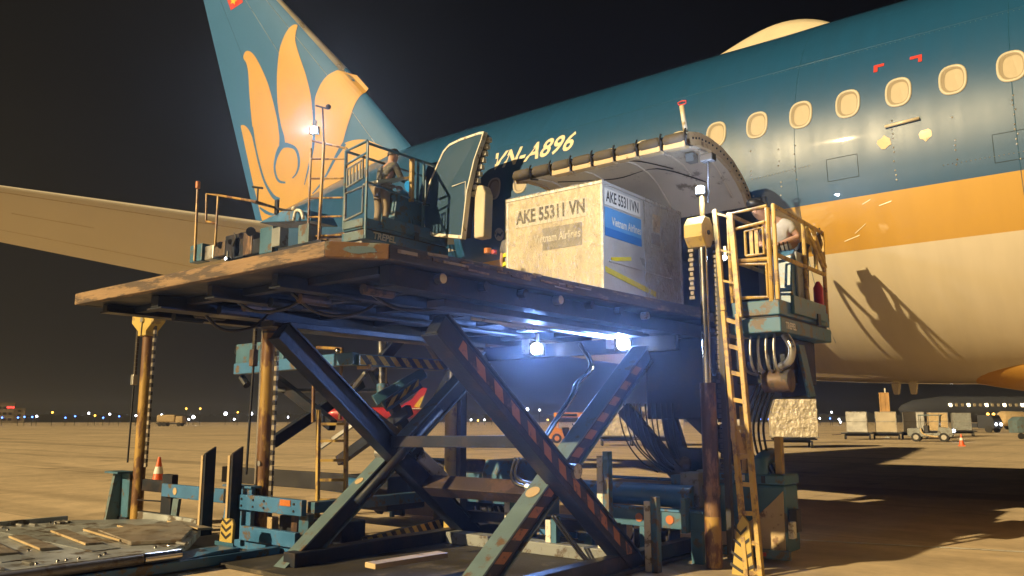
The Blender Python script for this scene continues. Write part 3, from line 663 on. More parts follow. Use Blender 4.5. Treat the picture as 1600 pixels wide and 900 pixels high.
for z in [10.75 + 0.5 * i for i in range(12)]:
    le, te = fin_le(z), fin_te(z)
    for c, s_ in ((0.035, -1), (0.015, -1), (0.005, -1), (-0.0015, 0), (0.005, 1), (0.015, 1)):
        mb.v.append(Vector((lerp(le, te, c) + (0.004 if c > 0 else 0), YA + s_ * (foil(max(c, 0)) * (le - te) + 0.008), z)))
for i in range(11):
    for j in range(5): mb.f.append((i * 6 + j, i * 6 + j + 1, (i + 1) * 6 + j + 1, (i + 1) * 6 + j))
part('leading_edge', mb, 'bare_metal', FIN, smooth=True)
def fin_decal(name, pix, m, off, parent, grid=0.35):
    pts = [Vector((q.x, q.z)) for q in (PY(px, py, YA - 0.27) for px, py in pix)]
    xs = [p.x for p in pts]; zs = [p.y for p in pts]; n = len(pts); vs = list(pts)
    x = min(xs)
    while x < max(xs):
        z = min(zs)
        while z < max(zs):
            vs.append(Vector((x + 0.013, z + 0.017))); z += grid
        x += grid
    v2, e2, f2, *_ = delaunay_2d_cdt(vs, [(i, (i + 1) % n) for i in range(n)], [], 1, 1e-5)
    mb = MB(); mb.v = [Vector((v.x, fin_y(v.x, v.y) - off, v.y)) for v in v2]; mb.f = [tuple(f) for f in f2]
    return part(name, mb, m, parent)
def cr(pts, n=4): return [(p.x, p.y) for p in smooth_pts([Vector((a, b, 0)) for a, b in pts], n)]
A_ = lambda l: [(300 + x / 4.205, y / 4.205) for x, y in l]
B_ = lambda l: [(340 + x / 4.284, 150 + y / 4.284) for x, y in l]
te_pts = [(367.5, 196), (385, 280), (398, 335), (403, 352)]
lotus = te_pts[::-1] + cr([(367.5, 193), (374, 193.4), (382, 201), (389.5, 217)]) + cr(A_([(378, 900), (365, 750), (356, 600), (352, 480), (340, 410), (318, 375), (325, 345), (345, 328), (375, 337), (410, 377), (450, 450), (490, 540), (520, 640), (545, 740), (562, 830), (572, 880)])) \
    + cr(A_([(575, 862), (560, 700), (556, 560), (560, 440), (572, 330), (590, 260), (612, 203), (635, 165), (655, 150), (670, 158), (668, 200), (670, 262), (692, 335), (720, 410), (750, 490), (775, 580), (790, 650), (798, 720), (806, 800)])) \
    + cr(A_([(815, 795), (815, 660), (830, 600), (855, 540), (890, 490), (938, 452)])) + A_([(1035, 474), (1112, 562)]) + cr(A_([(1095, 592), (1070, 660), (1045, 760), (1020, 850)]) + B_([(905, 100), (872, 230), (852, 330), (868, 318), (930, 298), (1000, 296), (1060, 318), (1130, 352), (1168, 392), (1196, 440)])) \
    + cr(B_([(1150, 470), (1010, 560), (880, 630), (770, 680), (690, 720), (610, 770), (520, 810), (400, 840), (290, 870)]))
LOT = fin_decal('lotus_emblem', lotus, 'fin_gold', 0.012, FIN, 0.12)
def ribbon(name, l):
    P_ = smooth_pts([Vector((x, y, 0)) for x, y, w in l], 5); ws = []
    for i in range(len(l) - 1): ws += [lerp(l[i][2], l[i + 1][2], k / 5) for k in range(5)]
    ws.append(l[-1][2]); L_, R_ = [], []
    for i, p in enumerate(P_):
        d = (P_[min(i + 1, len(P_) - 1)] - P_[max(i - 1, 0)]).normalized(); n_ = Vector((-d.y, d.x, 0)) * ws[i] / 2
        L_.append(p + n_); R_.append(p - n_)
    mb = MB()
    for p in L_ + R_:
        q = PY(340 + p.x / 4.284, 150 + p.y / 4.284, YA - 0.27); mb.v.append(Vector((q.x, fin_y(q.x, q.z) - 0.018, q.z)))
    n = len(L_); mb.f = [(i, i + 1, n + i + 1, n + i) for i in range(n - 1)]
    part(name, mb, 'fin_teal_glow', LOT)
ribbon('petal_line', [(388, -10, 12), (398, 100, 14), (412, 200, 22), (426, 270, 36), (428, 325, 46)])
ribbon('petal_line', [(424, 328, 42), (470, 330, 30), (522, 352, 20), (545, 405, 18), (546, 470, 15), (527, 520, 12), (498, 550, 8)])
ribbon('petal_line', [(436, 322, 40), (402, 362, 30), (377, 420, 18), (367, 480, 14), (380, 540, 15), (405, 570, 16), (446, 577, 12)])
ribbon('petal_line', [(648, -8, 16), (655, 100, 16), (657, 170, 14), (655, 300, 18), (640, 400, 16), (618, 480, 12), (585, 597, 5)])
ribbon('petal_line', [(866, 322, 28), (838, 365, 26), (800, 430, 18), (740, 540, 14), (690, 610, 12), (643, 657, 8)])
ribbon('petal_line', [(203, 200, 22), (212, 260, 18), (228, 345, 13), (252, 450, 14), (286, 560, 15), (325, 632, 20), (360, 674, 26), (398, 692, 30)])
ribbon('petal_line', [(243, 738, 10), (288, 768, 22), (330, 785, 18), (366, 788, 8)])
# flag near the top edge
fl = fin_decal('flag', A_([(196, -40), (233, 58), (318, 8), (300, -60)]), 'red_print', 0.006, FIN)
st = []
for k in range(10):
    r_ = 28 if k % 2 == 0 else 11; t = -math.pi / 2 + k * math.pi / 5 + 0.2; st.append((252 + r_ * math.cos(t), -2 + r_ * math.sin(t)))
fin_decal('flag_star', A_(st), 'yellow_print', 0.011, fl)
# rudder hinge line and thin panel joints of the fin
for c in (0.68, 0.12, 0.33):
    part('fin_joint', MB().tube([Vector((lerp(fin_le(z), fin_te(z), c), fin_y(lerp(fin_le(z), fin_te(z), c), z) - 0.001, z)) for z in [8.6 + 0.5 * i for i in range(16)]], 0.006, 5), 'galvanised' if c != 0.68 else 'airliner_teal_small', FIN)

# --- horizontal stabiliser (right side, reaching over to the left of the picture)
rLE, tLE = PZ(430, 352, 6.5), PZ(0, 291, 7.0)
rTE, tTE = PZ(250, 428, 5.75), PZ(0, 378, 6.15)
def ext(a, b, y): return a + (b - a) * ((y - a.y) / (b.y - a.y))
SC = [0, .004, .015, .035, .07, .12, .2, .32, .45, .6, .75, .88, 1]
mb = MB(); ns = len(SC); ys = [13.4, 12.2, 11, 9.8, 8.6, 7.4, 6.2, 5.2, 4.75]
for y in ys:
    L_, T_ = ext(rLE, tLE, y), ext(rTE, tTE, y); ch = (T_ - L_).length
    th = 1.0 if y > 4.9 else 0.4
    for sg in (1, -1):
        for c in SC: 
            p = lerp(L_, T_, c); mb.v.append(p + Vector((0, 0, sg * foil(c) * ch * 1.0 * th)))
for i in range(len(ys) - 1):
    for s_ in range(2):
        for j in range(ns - 1):
            b0 = i * 2 * ns + s_ * ns + j; mb.f.append((b0, b0 + 1, b0 + 2 * ns + 1, b0 + 2 * ns))
b0 = (len(ys) - 1) * 2 * ns; mb.f.append(tuple(b0 + j for j in range(ns)) + tuple(b0 + ns + j for j in reversed(range(ns))))
STB = part('horizontal_stabiliser', mb, 'stab_paint', AIR, smooth=True)
mb = MB()
for c, (ya, yb) in ((0.71, (12.5, 5)), (0.045, (12.5, 4.9)), (0.34, (9.2, 7.6))):
    pts = []
    for i in range(12):
        y = lerp(ya, yb, i / 11); L_, T_ = ext(rLE, tLE, y), ext(rTE, tTE, y); pts.append(lerp(L_, T_, c) - Vector((0, 0, foil(c) * (T_ - L_).length - 0.001)))
    mb.tube(pts, 0.008, 5)
part('stabiliser_joint', mb, 'cream_panel', STB)
# --- belly fairing ahead, gold sweeping into cream, with small belly masts
mb = MB(); nx, na = 24, 20
for i in range(nx + 1):
    t = i / nx; x = lerp(-2.9, 9, t); grow = min(1, t * 2.2) ** 0.8
    for k in range(na + 1):
        a_ = math.pi * k / na; mb.v.append(Vector((x, YA - 2.1 * math.cos(a_) * (0.35 + 0.65 * grow), 2.5 - (0.2 + 0.95 * grow) * math.sin(a_))))
faces_g, faces_c = [], []
for i in range(nx):
    for k in range(na):
        f = (i * (na + 1) + k, (i + 1) * (na + 1) + k, (i + 1) * (na + 1) + k + 1, i * (na + 1) + k + 1)
        c = (mb.v[f[0]] + mb.v[f[2]]) / 2
        (faces_g if c.x < -0.2 - (2.4 - c.z) * 1.0 else faces_c).append(f)
mb.f = faces_g; gb = MB(); gb.v = list(mb.v); gb.f = faces_c
BF = part('belly_fairing', gb, 'airliner_cream', AIR, smooth=True)
part('fairing_stripe', mb, 'airliner_gold', BF, smooth=True)
for x in (-3.35, -3.1): part('belly_drain', MB().prism([(x - .06, 2.16), (x + .07, 2.16), (x + .04, 1.98), (x - .03, 1.98)], 'y', YA - .05, YA + .05), 'airliner_cream', AIR, bevel=0.01)

# ================================================================== LOADER under the container (raised platform on scissor legs)
LD = thing('cargo_loader', 'cargo loader with its rust edged platform raised high on scissor legs', 'cargo loader', (-6.5, 6.8, 0))
ZT = 2.95
deck = [(-9.16, 4.03), (-4.96, 4.0), (-4.72, 4.3), (-4.47, 9.35), (-4.47, 10.78), (-9.16, 10.78)]
part('platform_deck', MB().prism(deck, 'z', ZT - 0.12, ZT - 0.012), 'dark_steel', LD)
# edge beams butt end to end
part('edge_beam', MB().prism([(-9.21, 3.94), (-4.94, 3.91), (-4.96, 4.0), (-9.16, 4.03)], 'z', ZT - 0.125, ZT), 'worn_edge', LD, bevel=0.008, lab='worn brown front edge of the platform')
part('edge_beam', MB().prism([(-4.937, 3.91), (-4.63, 4.29), (-4.72, 4.3), (-4.957, 4.0)], 'z', ZT - 0.125, ZT), 'chipped_teal', LD, bevel=0.008, lab='chipped corner edge with bare yellowed patches')
part('edge_beam', MB().prism([(-4.63, 4.293), (-4.385, 9.35), (-4.47, 9.35), (-4.72, 4.303)], 'z', ZT - 0.125, ZT), 'worn_edge_side', LD, bevel=0.008)
part('edge_beam', MB().prism([(-9.21, 3.943), (-9.16, 4.033), (-9.16, 10.78), (-9.21, 10.78)], 'z', ZT - 0.125, ZT), 'dark_steel', LD, bevel=0.006)
rr = random.Random(11)
for i in range(26):                                                       # splintered rub strip along the camera side
    y = lerp(4.35, 6.9, i / 26) + rr.uniform(0, .05); x = lerp(-4.627, -4.505, (y - 4.3) / 2.6) + 0.003; L_ = rr.uniform(.08, .3); h_ = rr.uniform(.008, .03); z = ZT - rr.uniform(.01, .09)
    part('splinter', MB().beam((x, y, z), (x + L_ * .047, y + L_, z - rr.uniform(-.01, .01)), 0.012, h_), rr.choice(['worn_edge', 'rusty_steel', 'deck_slat']), LD)
# corner plate patches
for u0, u1, v0, v1 in ((.2, .85, .25, .8),):
    a = Vector((-4.937, 3.91, 0)); b = Vector((-4.63, 4.29, 0)); nn_ = Vector((b.y - a.y, -(b.x - a.x), 0)).normalized() * 0.004
    pts = []
    for k in range(16):
        t = 2 * math.pi * k / 16; u = lerp(u0, u1, .5 + .5 * math.cos(t) * rr.uniform(.75, 1)); v = lerp(v0, v1, .5 + .5 * math.sin(t) * rr.uniform(.7, 1)); p_ = a.lerp(b, u) + nn_; pts.append((p_.x, p_.y, ZT - .125 + .125 * v))
    mb = MB(); mb.add(pts, [tuple(range(16))]); part('bare_patch', mb, 'leg_paint', LD)
# underframe: rails along and across, butted under the deck
ZB = ZT - 0.12
for x, h_, w in ((-8.95, .07, .1), (-7.9, .12, .14), (-6.9, .10, .08), (-5.9, .10, .08), (-4.85, .16, .12)):
    y0 = 4.15 if x < -5 else 4.45
    part('underframe_rail', MB().box(x - w / 2, x + w / 2, y0, 10.6, ZB - h_, ZB - 0.001), 'dark_steel', LD, bevel=0.006)
    part('rail_flange', MB().box(x - w, x + w, y0, 10.6, ZB - h_ - 0.018, ZB - h_ - 0.001), 'dark_steel', LD)
for i, y in enumerate((4.5, 5.35, 6.2, 7.05, 7.9, 8.75, 9.6)):
    part('cross_rail', MB().box(-8.88, -7.99, y - .05, y + .05, ZB - .065, ZB - .002).box(-7.81, -6.97, y - .05, y + .05, ZB - .065, ZB - .002).box(-6.83, -5.97, y - .05, y + .05, ZB - .065, ZB - .002).box(-5.83, -4.93, y - .05, y + .05, ZB - .065, ZB - .002), 'dark_steel', LD, kind='stuff')
# scissor head frame under the deck
for x in (-7.5, -5.0):
    part('head_rail', MB().box(x - .11, x + .11, 5.2, 8.7, ZB - .25, ZB - .185), 'dark_steel', LD, bevel=0.008)
part('head_beam', MB().box(-7.9, -4.75, 9.25, 9.35, ZB - .38, ZB - .185), 'dark_steel', LD, bevel=0.008)
# rollers peeping below, hoses and cable loops
for i in range(9):
    x = -8.6 + i * 0.45; part('drive_roller', MB().tube([(x, 4.75, ZB - .10), (x, 5.1, ZB - .10)], 0.05, 10), 'rusty_steel' if i % 2 else 'dark_steel', LD, smooth=False)
for i in range(7):
    y = 5.0 + .55 * i; part('side_roller', MB().tube([(-4.80 + .02 * i, y, ZB - .05), (-4.72 + .02 * i, y, ZB - .05)], 0.045, 10), 'galvanised' if i % 3 == 0 else 'dark_steel', LD)
for x0, y0, x1, y1, sag in ((-8.0, 4.7, -7.7, 5.4, .22), (-7.2, 4.6, -6.6, 5.0, .12), (-6.4, 4.7, -6.0, 5.5, .18), (-5.7, 5.0, -5.3, 5.9, .15), (-6.2, 7.2, -5.3, 8.6, .12), (-5.5, 6.5, -5.2, 8.6, .10)):
    part('hose', MB().tube(smooth_pts([(x0, y0, ZB - .05), (lerp(x0, x1, .3), lerp(y0, y1, .3), ZB - .05 - sag), (lerp(x0, x1, .7), lerp(y0, y1, .7), ZB - .05 - sag * .9), (x1, y1, ZB - .05)]), 0.018, 6), 'rubber' if y0 < 5.5 else 'galvanised', LD, smooth=True)
for x, y0, y1 in ((-5.45, 6.2, 8.9), (-5.25, 6.6, 9.0)):
    part('pipe', MB().tube([(x, y0, ZB - .22), (x, y1, ZB - .22)], 0.02, 8), 'galvanised', LD, smooth=True)
# ---- scissor legs: two pairs in upright planes, each leg a box beam with printed strip on its right flank
def leg(x, a, b, w, h, m, stripe, flange=None):
    A, B = Vector((x, *a)), Vector((x, *b)); L_ = part('scissor_leg', MB().beam(A, B, w, h, up=(0, 0, 1), ext=0.12), m, LD, bevel=0.012)
    d = (B - A).normalized(); up = Vector((1, 0, 0)).cross(d); up = up if up.z > 0 else -up
    # flanges standing proud above and below like a rolled section
    for s_ in (1, -1):
        part('leg_flange', MB().beam(A + up * s_ * (h / 2 + 0.012), B + up * s_ * (h / 2 + 0.012), w + 0.05, 0.022, up=(0, 0, 1), ext=0.12), flange or m, L_, bevel=0.004)
    if stripe: strip('hazard_strip', A.lerp(B, .04) + up * (h / 2 - .075), A.lerp(B, .97) + up * (h / 2 - .075), up, 0.095, Vector((w / 2 + 0.004, 0, 0)), 'hazard_orange', L_)
    return L_
# left pair: falling leg and rising leg, rising one set inside
leg(-7.36, (5.36, 2.46), (8.80, -0.19), 0.15, 0.19, 'dark_steel', False)
Lr = leg(-7.56, (5.52, -0.10), (8.75, 2.38), 0.15, 0.17, 'dark_steel', False, flange='leg_paint')
leg(-4.68, (4.96, 2.30), (8.25, -0.15), 0.14, 0.19, 'dark_steel', True)
Ld = leg(-4.86, (5.50, 0.09), (8.52, 2.30), 0.17, 0.17, 'dark_steel', True, flange='leg_paint')
def leg_disc(Lg, x, a, b, t, h, r=0.075):
    A, B = Vector((x, *a)), Vector((x, *b)); d = (B - A).normalized(); up = Vector((1, 0, 0)).cross(d); up = up if up.z > 0 else -up
    c = A.lerp(B, t) + up * (h / 2 + 0.026); mb = MB(); mb.tube([c, c + up * 0.006], r, 18); part('round_plate', mb, 'cream_panel', Lg)
leg_disc(Ld, -4.86, (5.50, 0.09), (8.52, 2.30), 0.33, 0.17); leg_disc(Lr, -7.56, (5.52, -0.10), (8.75, 2.38), 0.36, 0.17, .055)
for x, yy, zz in ((-7.46, 7.0, 1.19), (-4.77, 6.78, 1.10)): part('pivot_pin', MB().tube([(x - .2, yy, zz), (x + .2, yy, zz)], 0.075, 14), 'galvanised', LD)
part('cross_tube', MB().beam(PY(600, 690, 6.9), PY(815, 690, 6.9), 0.12, 0.13), 'dark_steel', LD, bevel=0.008)
part('cross_tube', MB().prism([(7.36, .78), (7.52, .92), (7.68, .78), (7.52, .66)], 'x', PY(668, 765, 7.5).x, PY(842, 765, 7.5).x), 'brown_steel', LD, bevel=0.006)
part('cross_tube', MB().beam((-7.34, 8.35, 0.35), (-5.09, 8.35, 0.35), 0.14, 0.14), 'dark_steel', LD, bevel=0.008)
part('lift_cylinder', MB().tube([(-7.1, 6.2, 0.7), (-7.1, 7.5, 1.7)], 0.05, 12), 'dark_steel', LD, smooth=True)
part('leg_knuckle', MB().beam((-7.24, 7.3, 1.16), (-7.24, 7.75, 0.84), 0.07, 0.16), 'galvanised', LD, bevel=0.02)
for pts in ([(806, 716), (800, 740), (806, 755), (828, 763)], [(812, 716), (806, 738), (812, 750), (832, 758)]):
    part('hose', MB().tube(smooth_pts([PY(a, b, 6.68 + .02 * i) for i, (a, b) in enumerate(pts)]), 0.022, 8), 'rubber', LD, smooth=True)
part('hose_fitting', MB().tube([PY(822, 760, 6.7), PY(842, 768, 6.7)], 0.035, 8), 'galvanised', LD)
for dx in (0, 4):
    part('hose', MB().tube(smooth_pts([PY(905 + dx, 538, 9.2), PY(922 + dx, 572, 8.6), PY(900 + dx, 600, 8.3), PY(893 + dx, 618, 8.2), PY(868 + dx, 655, 8.0), PY(846 + dx, 690, 7.6)]), 0.02, 8), 'chrome' if dx else 'rubber', LD, smooth=True)
for dx in (0, 5):
    part('hose', MB().tube(smooth_pts([PY(862 + dx, 805, 7.6), PY(890 + dx, 845, 7.7), PY(918 + dx, 878, 7.8), PY(945 + dx, 886, 7.9)]), 0.016, 8), 'rubber', LD, smooth=True)
# ---- base frame on the ground
part('ground_shade', MB().box(-8.3, -4.55, 5.3, 9.25, 0.012, 0.05), 'shaded_floor', LD)  # added dark sheet, paints the ground as shaded under the platform
part('base_rail', MB().box(-7.58, -7.38, 5.6, 9.3, 0.052, 0.2), 'dark_steel', LD, bevel=0.01)
part('base_rail', MB().box(-4.75, -4.6, 5.6, 9.3, 0.052, 0.2), 'dark_steel', LD, bevel=0.01)
part('base_sill', MB().box(-7.36, -4.76, 7.9, 8.12, 0.052, 0.19), 'grey_panel', LD, bevel=0.01)
p0, p1 = PZ(578, 884, .25), PZ(692, 866, .25)
part('step_plate', MB().beam(p0, p1, 0.16, 0.05), 'cream_panel', LD, bevel=0.006)  # top of the base frame, its light painted in as cream
# ---- masts with chain and yellow pulley heads
def mast(base, ztop_cyl, ztop, r, m, head=None, chain_side=None, chain_z=None, ring_z=None):
    x, y, z0 = base
    M_ = part('mast', MB().tube([(x, y, z0), (x, y, ztop_cyl)], r, 20), m, LD, smooth=True, auto=True)
    part('chrome_rod', MB().tube([(x, y, ztop_cyl), (x, y, ztop)], r * 0.55, 16), 'chrome', M_, smooth=True, auto=True)
    if ring_z: part('mast_collar', MB().tube([(x, y, ring_z), (x, y, ring_z + .1)], r * 1.12, 20), m, M_, auto=True)
    return M_
MR = mast((-4.035, 8.6, 0.0), 2.0, 3.6, 0.088, 'mast_brown', ring_z=0.78)
part('mast_lower', MB().tube([(-4.035, 8.6, 0.02), (-4.035, 8.6, 0.55)], 0.091, 20), 'mast_ochre', MR, smooth=True, auto=True)
oc = [(8.6 + .17 * math.cos(R(22.5 + 45 * k)), 3.73 + .19 * math.sin(R(22.5 + 45 * k))) for k in range(8)]
PH = part('pulley_head', MB().prism(oc, 'x', -4.19, -3.96), 'pulley_yellow', MR, bevel=0.012)
part('pulley_bolt', MB().tube([(-3.97, 8.6, 3.72), (-3.945, 8.6, 3.72)], 0.028, 10), 'dark_steel', PH)
def chain(parent, x, y, z0, z1, m='chain', pitch=0.055):
    mb = MB(); z = z0; k = 0
    while z < z1:
        if k % 2: mb.box(x - .02, x + .02, y - .012, y + .012, z, z + pitch * 0.8)
        else: mb.box(x - .032, x + .032, y - .018, y + .018, z + .004, z + pitch * 0.75)
        z += pitch; k += 1
    part('chain', mb, m, parent, kind='stuff')
chain(MR, -4.155, 8.55, 2.95, 3.62); chain(MR, -3.945, 8.72, 0.9, 3.6)
part('chain_guard', MB().box(-3.92, -3.86, 8.68, 8.76, 0.1, 3.45), 'black_plastic', MR)
LP = part('lamp_post', MB().tube([(-4.05, 8.66, 3.9), (-4.05, 8.66, 4.2)], 0.03, 8), 'mast_ochre', LD)
part('camera_stalk', MB().tube([(-4.0, 8.72, 4.1), (-3.98, 8.72, 4.62)], 0.012, 6), 'black_plastic', LP)
part('camera_box', MB().box(-4.06, -3.9, 8.66, 8.78, 4.60, 4.69), 'black_plastic', LP, bevel=0.01)
ML = mast((-7.83, 8.5, 0.0), 2.12, 2.6, 0.095, 'pulley_yellow')  # brighter yellow painted in for light the platform blocks here
part('mast_backing', MB().box(-7.74, -7.66, 8.5, 8.62, 0.0, 2.3), 'black_plastic', ML)
# lamps -------------------------------------------------------------
def work_lamp(parent, c, face, r=0.075, lens='led_lens', energy=40, spot=None, bracket=True, name='work_lamp', col=LEDC):
    c = Vector(c); f = Vector(face).normalized()
    h_ = part(name, MB().beam(c - f * 0.09, c - f * 0.005, r * 2.4, r * 2.0), 'black_plastic', parent, bevel=0.01)
    a = f.cross(Vector((0, 0, 1))).normalized(); u = a.cross(f)
    mb = MB(); mb.add([c + (a * px + u * pz) * 1.0 for px, pz in superellipse(r * 2.0, r * 1.7, 16, 3)], [tuple(range(16))]); mb.add([c + f * .01 + (a * px + u * pz) for px, pz in superellipse(r * 1.8, r * 1.5, 16, 3)], [tuple(range(16))])
    part('lens', MB().sphere(c + f * .012, r * 1.05, 16, 10, (1, .35, .85)), lens, h_, smooth=True)
    if bracket: part('lamp_bracket', MB().box(c.x - .015, c.x + .015, c.y + .02, c.y + .05, c.z + r, c.z + r + .12), 'galvanised', h_)
    if energy: lamp('lamp_light', c + f * (r * 1.05 + 0.05), energy, col, 0.05, spot, face)
    return h_
work_lamp(LD, PY(838, 545, 9.05), (.45, -1, .10), 0.09, energy=900, spot=105, col=(0.22, 0.40, 1.0))
work_lamp(LD, PY(973, 537, 9.05), (.5, -1, .10), 0.09, energy=700, spot=100, col=(0.22, 0.40, 1.0))
for x in (-6.77, -5.39):
    part('lamp_hanger', MB().box(x - .25, x - .10, 9.04, 9.13, 2.50, 2.7), 'galvanised', LD, bevel=0.008)
work_lamp(LD, (-4.04, 8.60, 4.24), (.25, -1, .25), 0.05, energy=55, bracket=False)
# ---- rear machinery, hose bundle, pipe, posts, engine housing
part('bridge_lift_box', MB().box(-5.35, -4.25, 9.55, 10.3, 1.60, 2.62), 'dark_steel', LD, bevel=0.02)
part('bridge_arm', MB().beam((-5.9, 9.9, 1.75), (-4.6, 9.9, 0.35), 0.12, 0.2), 'dark_steel', LD, bevel=0.01)
part('bridge_arm', MB().beam((-5.35, 10.1, 1.75), (-5.0, 10.1, 0.6), 0.12, 0.2), 'dark_steel', LD, bevel=0.01)
part('bridge_arm', MB().beam((-4.9, 9.8, 1.75), (-3.9, 9.9, .8), 0.14, 0.22), 'dark_steel', LD, bevel=0.01)
mb = MB()
for i in range(11):
    x0 = lerp(966, 1050, i / 10); x1 = lerp(1008, 1066, i / 10) + rr.uniform(-5, 5); yy = 9.45 + .03 * (i % 4)
    part('hose', MB().tube(smooth_pts([PY(x0, 630, yy), PY(lerp(x0, x1, .12), 662, yy), PY(lerp(x0, x1, .42), 694, yy), PY(x1, 722 + rr.uniform(-8, 8), yy), PY(x1 + 25, 738, yy + .1)]), rr.uniform(.010, .014), 7), 'rubber', LD, smooth=True)
part('hydraulic_pipe', MB().tube([(-6.05, 9.0, 0.70), (-4.45, 9.0, 0.70)], 0.135, 20), 'loader_paint_blue', LD, smooth=True, auto=True)
part('side_beam', MB().box(-5.9, -4.2, 8.72, 8.80, 0.36, 0.55), 'loader_paint', LD, bevel=0.008)
part('side_beam_top', MB().box(-5.9, -4.2, 8.70, 8.86, 0.553, 0.575), 'loader_paint_blue', LD)
for x in (-5.02, -4.62): part('reflector', MB().tube([(x, 8.719, .46), (x, 8.71, .46)], 0.05, 14), 'orange_reflector', LD)
for x, w in ((-5.75, .12), (-4.98, .10), (-4.3, .14)): part('support_post', MB().box(x - w / 2, x + w / 2, 8.73, 8.79, 0.0, 0.358), 'loader_paint', LD, bevel=0.006)
part('bracket_plate', MB().box(-4.42, -4.36, 8.6, 8.715, .34, .72), 'loader_paint', LD, bevel=0.006)
for px, y0, y1 in ((938, 712, 886), (858, 812, 876), (1012, 783, 890), (794, 778, 834)):
    a, b = PY(px, y0, 8.0), PY(px, y1, 8.0)
    gp_ = part('guide_post', MB().box(a.x + .045, a.x + .12, 7.97, 8.06, 0.0, a.z + .05), 'loader_paint', LD, bevel=0.005)
    part('white_strip', MB().box(a.x - .035, a.x + .04, 7.97, 8.03, 0.0, a.z), 'white_paint', gp_, bevel=0.004)
# tank and engine housing at the right end
EH = part('engine_housing', MB().box(-4.330, -3.480, 9.3, 9.72, 0.12, 0.86), 'loader_paint', LD, bevel=0.03)
part('housing_top', MB().box(-4.330, -3.460, 9.27, 9.72, 0.865, 0.98), 'loader_paint', EH, bevel=0.02)
part('housing_cap', MB().tube([(-3.750, 9.3, .98), (-3.750, 9.3, 1.12), (-3.730, 9.4, 1.16), (-3.730, 9.6, 1.18)], 0.09, 12), 'loader_paint', EH, smooth=True, auto=True)
mb = MB(); poly = [(-4.300, .15), (-3.500, .15), (-3.500, .80)] + [(lerp(-3.500, -4.300, t), .80 - .50 * math.sin(t * math.pi / 2) - .0) for t in (.1, .22, .35, .5, .65, .8, .92, 1)]
mb.prism(poly, 'y', 9.286, 9.299); part('curved_panel', mb, 'cream_panel', EH)
part('data_plate', MB().box(-4.050, -3.930, 9.255, 9.268, 0.90, 0.965), 'white_print', EH)
part('latch', MB().box(-3.730, -3.690, 9.25, 9.268, 0.88, 0.96), 'black_plastic', EH)
place_text('housing_lettering', 'MAIN', 0.06, 'black_print', EH, lambda u, v, w: (-3.750 + u, 9.284, .55 + v)) if False else None
part('tail_light', MB().box(-3.470, -3.380, 9.35, 9.5, 0.35, 0.6), 'black_plastic', EH, bevel=0.01)
part('mirror', MB().box(-3.430, -3.370, 9.2, 9.3, 0.30, 0.48), 'white_paint', EH, bevel=0.008)
part('bumper', MB().box(-4.230, -3.430, 9.2, 9.27, 0.06, 0.16), 'loader_paint', EH, bevel=0.01)
part('red_reflector', MB().box(-3.780, -3.690, 9.192, 9.199, .09, .13), 'red_print', EH)
part('tank', MB().prism([(-4.75, .45), (-4.30, .45), (-4.30, 1.0), (-4.55, 1.0), (-4.75, .75)], 'y', 9.3, 10.4), 'grey_panel', LD, bevel=0.02)
part('valve_block', MB().box(-4.95, -4.6, 9.5, 10.0, .78, 1.1).sphere((-4.62, 9.6, 1.12), .09, 8, 6).sphere((-4.8, 9.55, 1.05), .11, 8, 6).sphere((-4.5, 9.52, 1.03), .07, 8, 6), 'rusty_steel', LD, kind='stuff')
part('control_box', MB().box(-4.62, -4.38, 9.0, 9.28, .58, .98), 'grey_panel', LD, bevel=0.012)
for i in range(5):
    part('hose', MB().tube(smooth_pts([(-3.85 + .06 * i, 9.6, 2.06), (-3.98 + .06 * i, 9.45, 1.6), (-3.95 + .06 * i, 9.4, 1.25), (-3.85 + .05 * i, 9.5, .97)]), 0.014, 6), 'rubber', LD, smooth=True)
part('yellow_bracket', MB().box(-3.98, -3.92, 9.30, 9.36, .97, 1.75), 'yellow_paint', LD, bevel=0.01)
part('yellow_bracket', MB().box(-3.62, -3.54, 9.4, 9.5, .97, 1.4), 'yellow_paint', LD, bevel=0.01)
part('yellow_guard', MB().beam((-3.98, 9.05, 1.62), (-3.86, 9.05, 1.15), 0.05, 0.2, up=(0, 1, 0)), 'yellow_paint', LD, bevel=0.01)
# chassis machinery filling the space behind the scissor legs
def pbox(name, x0p, y0p, x1p, y1p, yy, dep, m, bev=.012):
    a, b = PY(x0p, y0p, yy), PY(x1p, y1p, yy); part(name, MB().box(min(a.x, b.x), max(a.x, b.x), yy, yy + dep, max(.01, b.z), a.z), m, LD, bevel=bev)
for nm, q, m in (('frame_plate', (712, 738, 748, 800, 9.5, .3), 'loader_paint'), ('pump_box', (728, 770, 772, 838, 9.2, .3), 'dark_steel'), ('frame_rail', (712, 776, 806, 790, 9.0, .08), 'loader_paint'), ('valve_box', (776, 796, 800, 846, 9.35, .3), 'black_plastic'),
                 ('frame_post', (822, 792, 834, 856, 9.0, .08), 'loader_paint'), ('frame_post', (902, 800, 916, 866, 9.15, .08), 'loader_paint'), ('tank_box', (842, 806, 900, 858, 9.5, .4), 'loader_paint_blue'), ('battery_box', (990, 826, 1046, 872, 9.0, .3), 'dark_steel'),
                 ('frame_plate', (1048, 742, 1078, 800, 9.35, .2), 'loader_paint'), ('frame_post', (1078, 812, 1092, 884, 8.95, .08), 'loader_paint'), ('frame_rail', (940, 742, 1052, 752, 9.5, .08), 'loader_paint_blue'), ('pump_box', (918, 818, 962, 870, 9.6, .3), 'black_plastic'), ('hinge_box', (1058, 700, 1096, 738, 9.5, .3), 'dark_steel')):
    pbox(nm, *q, m)
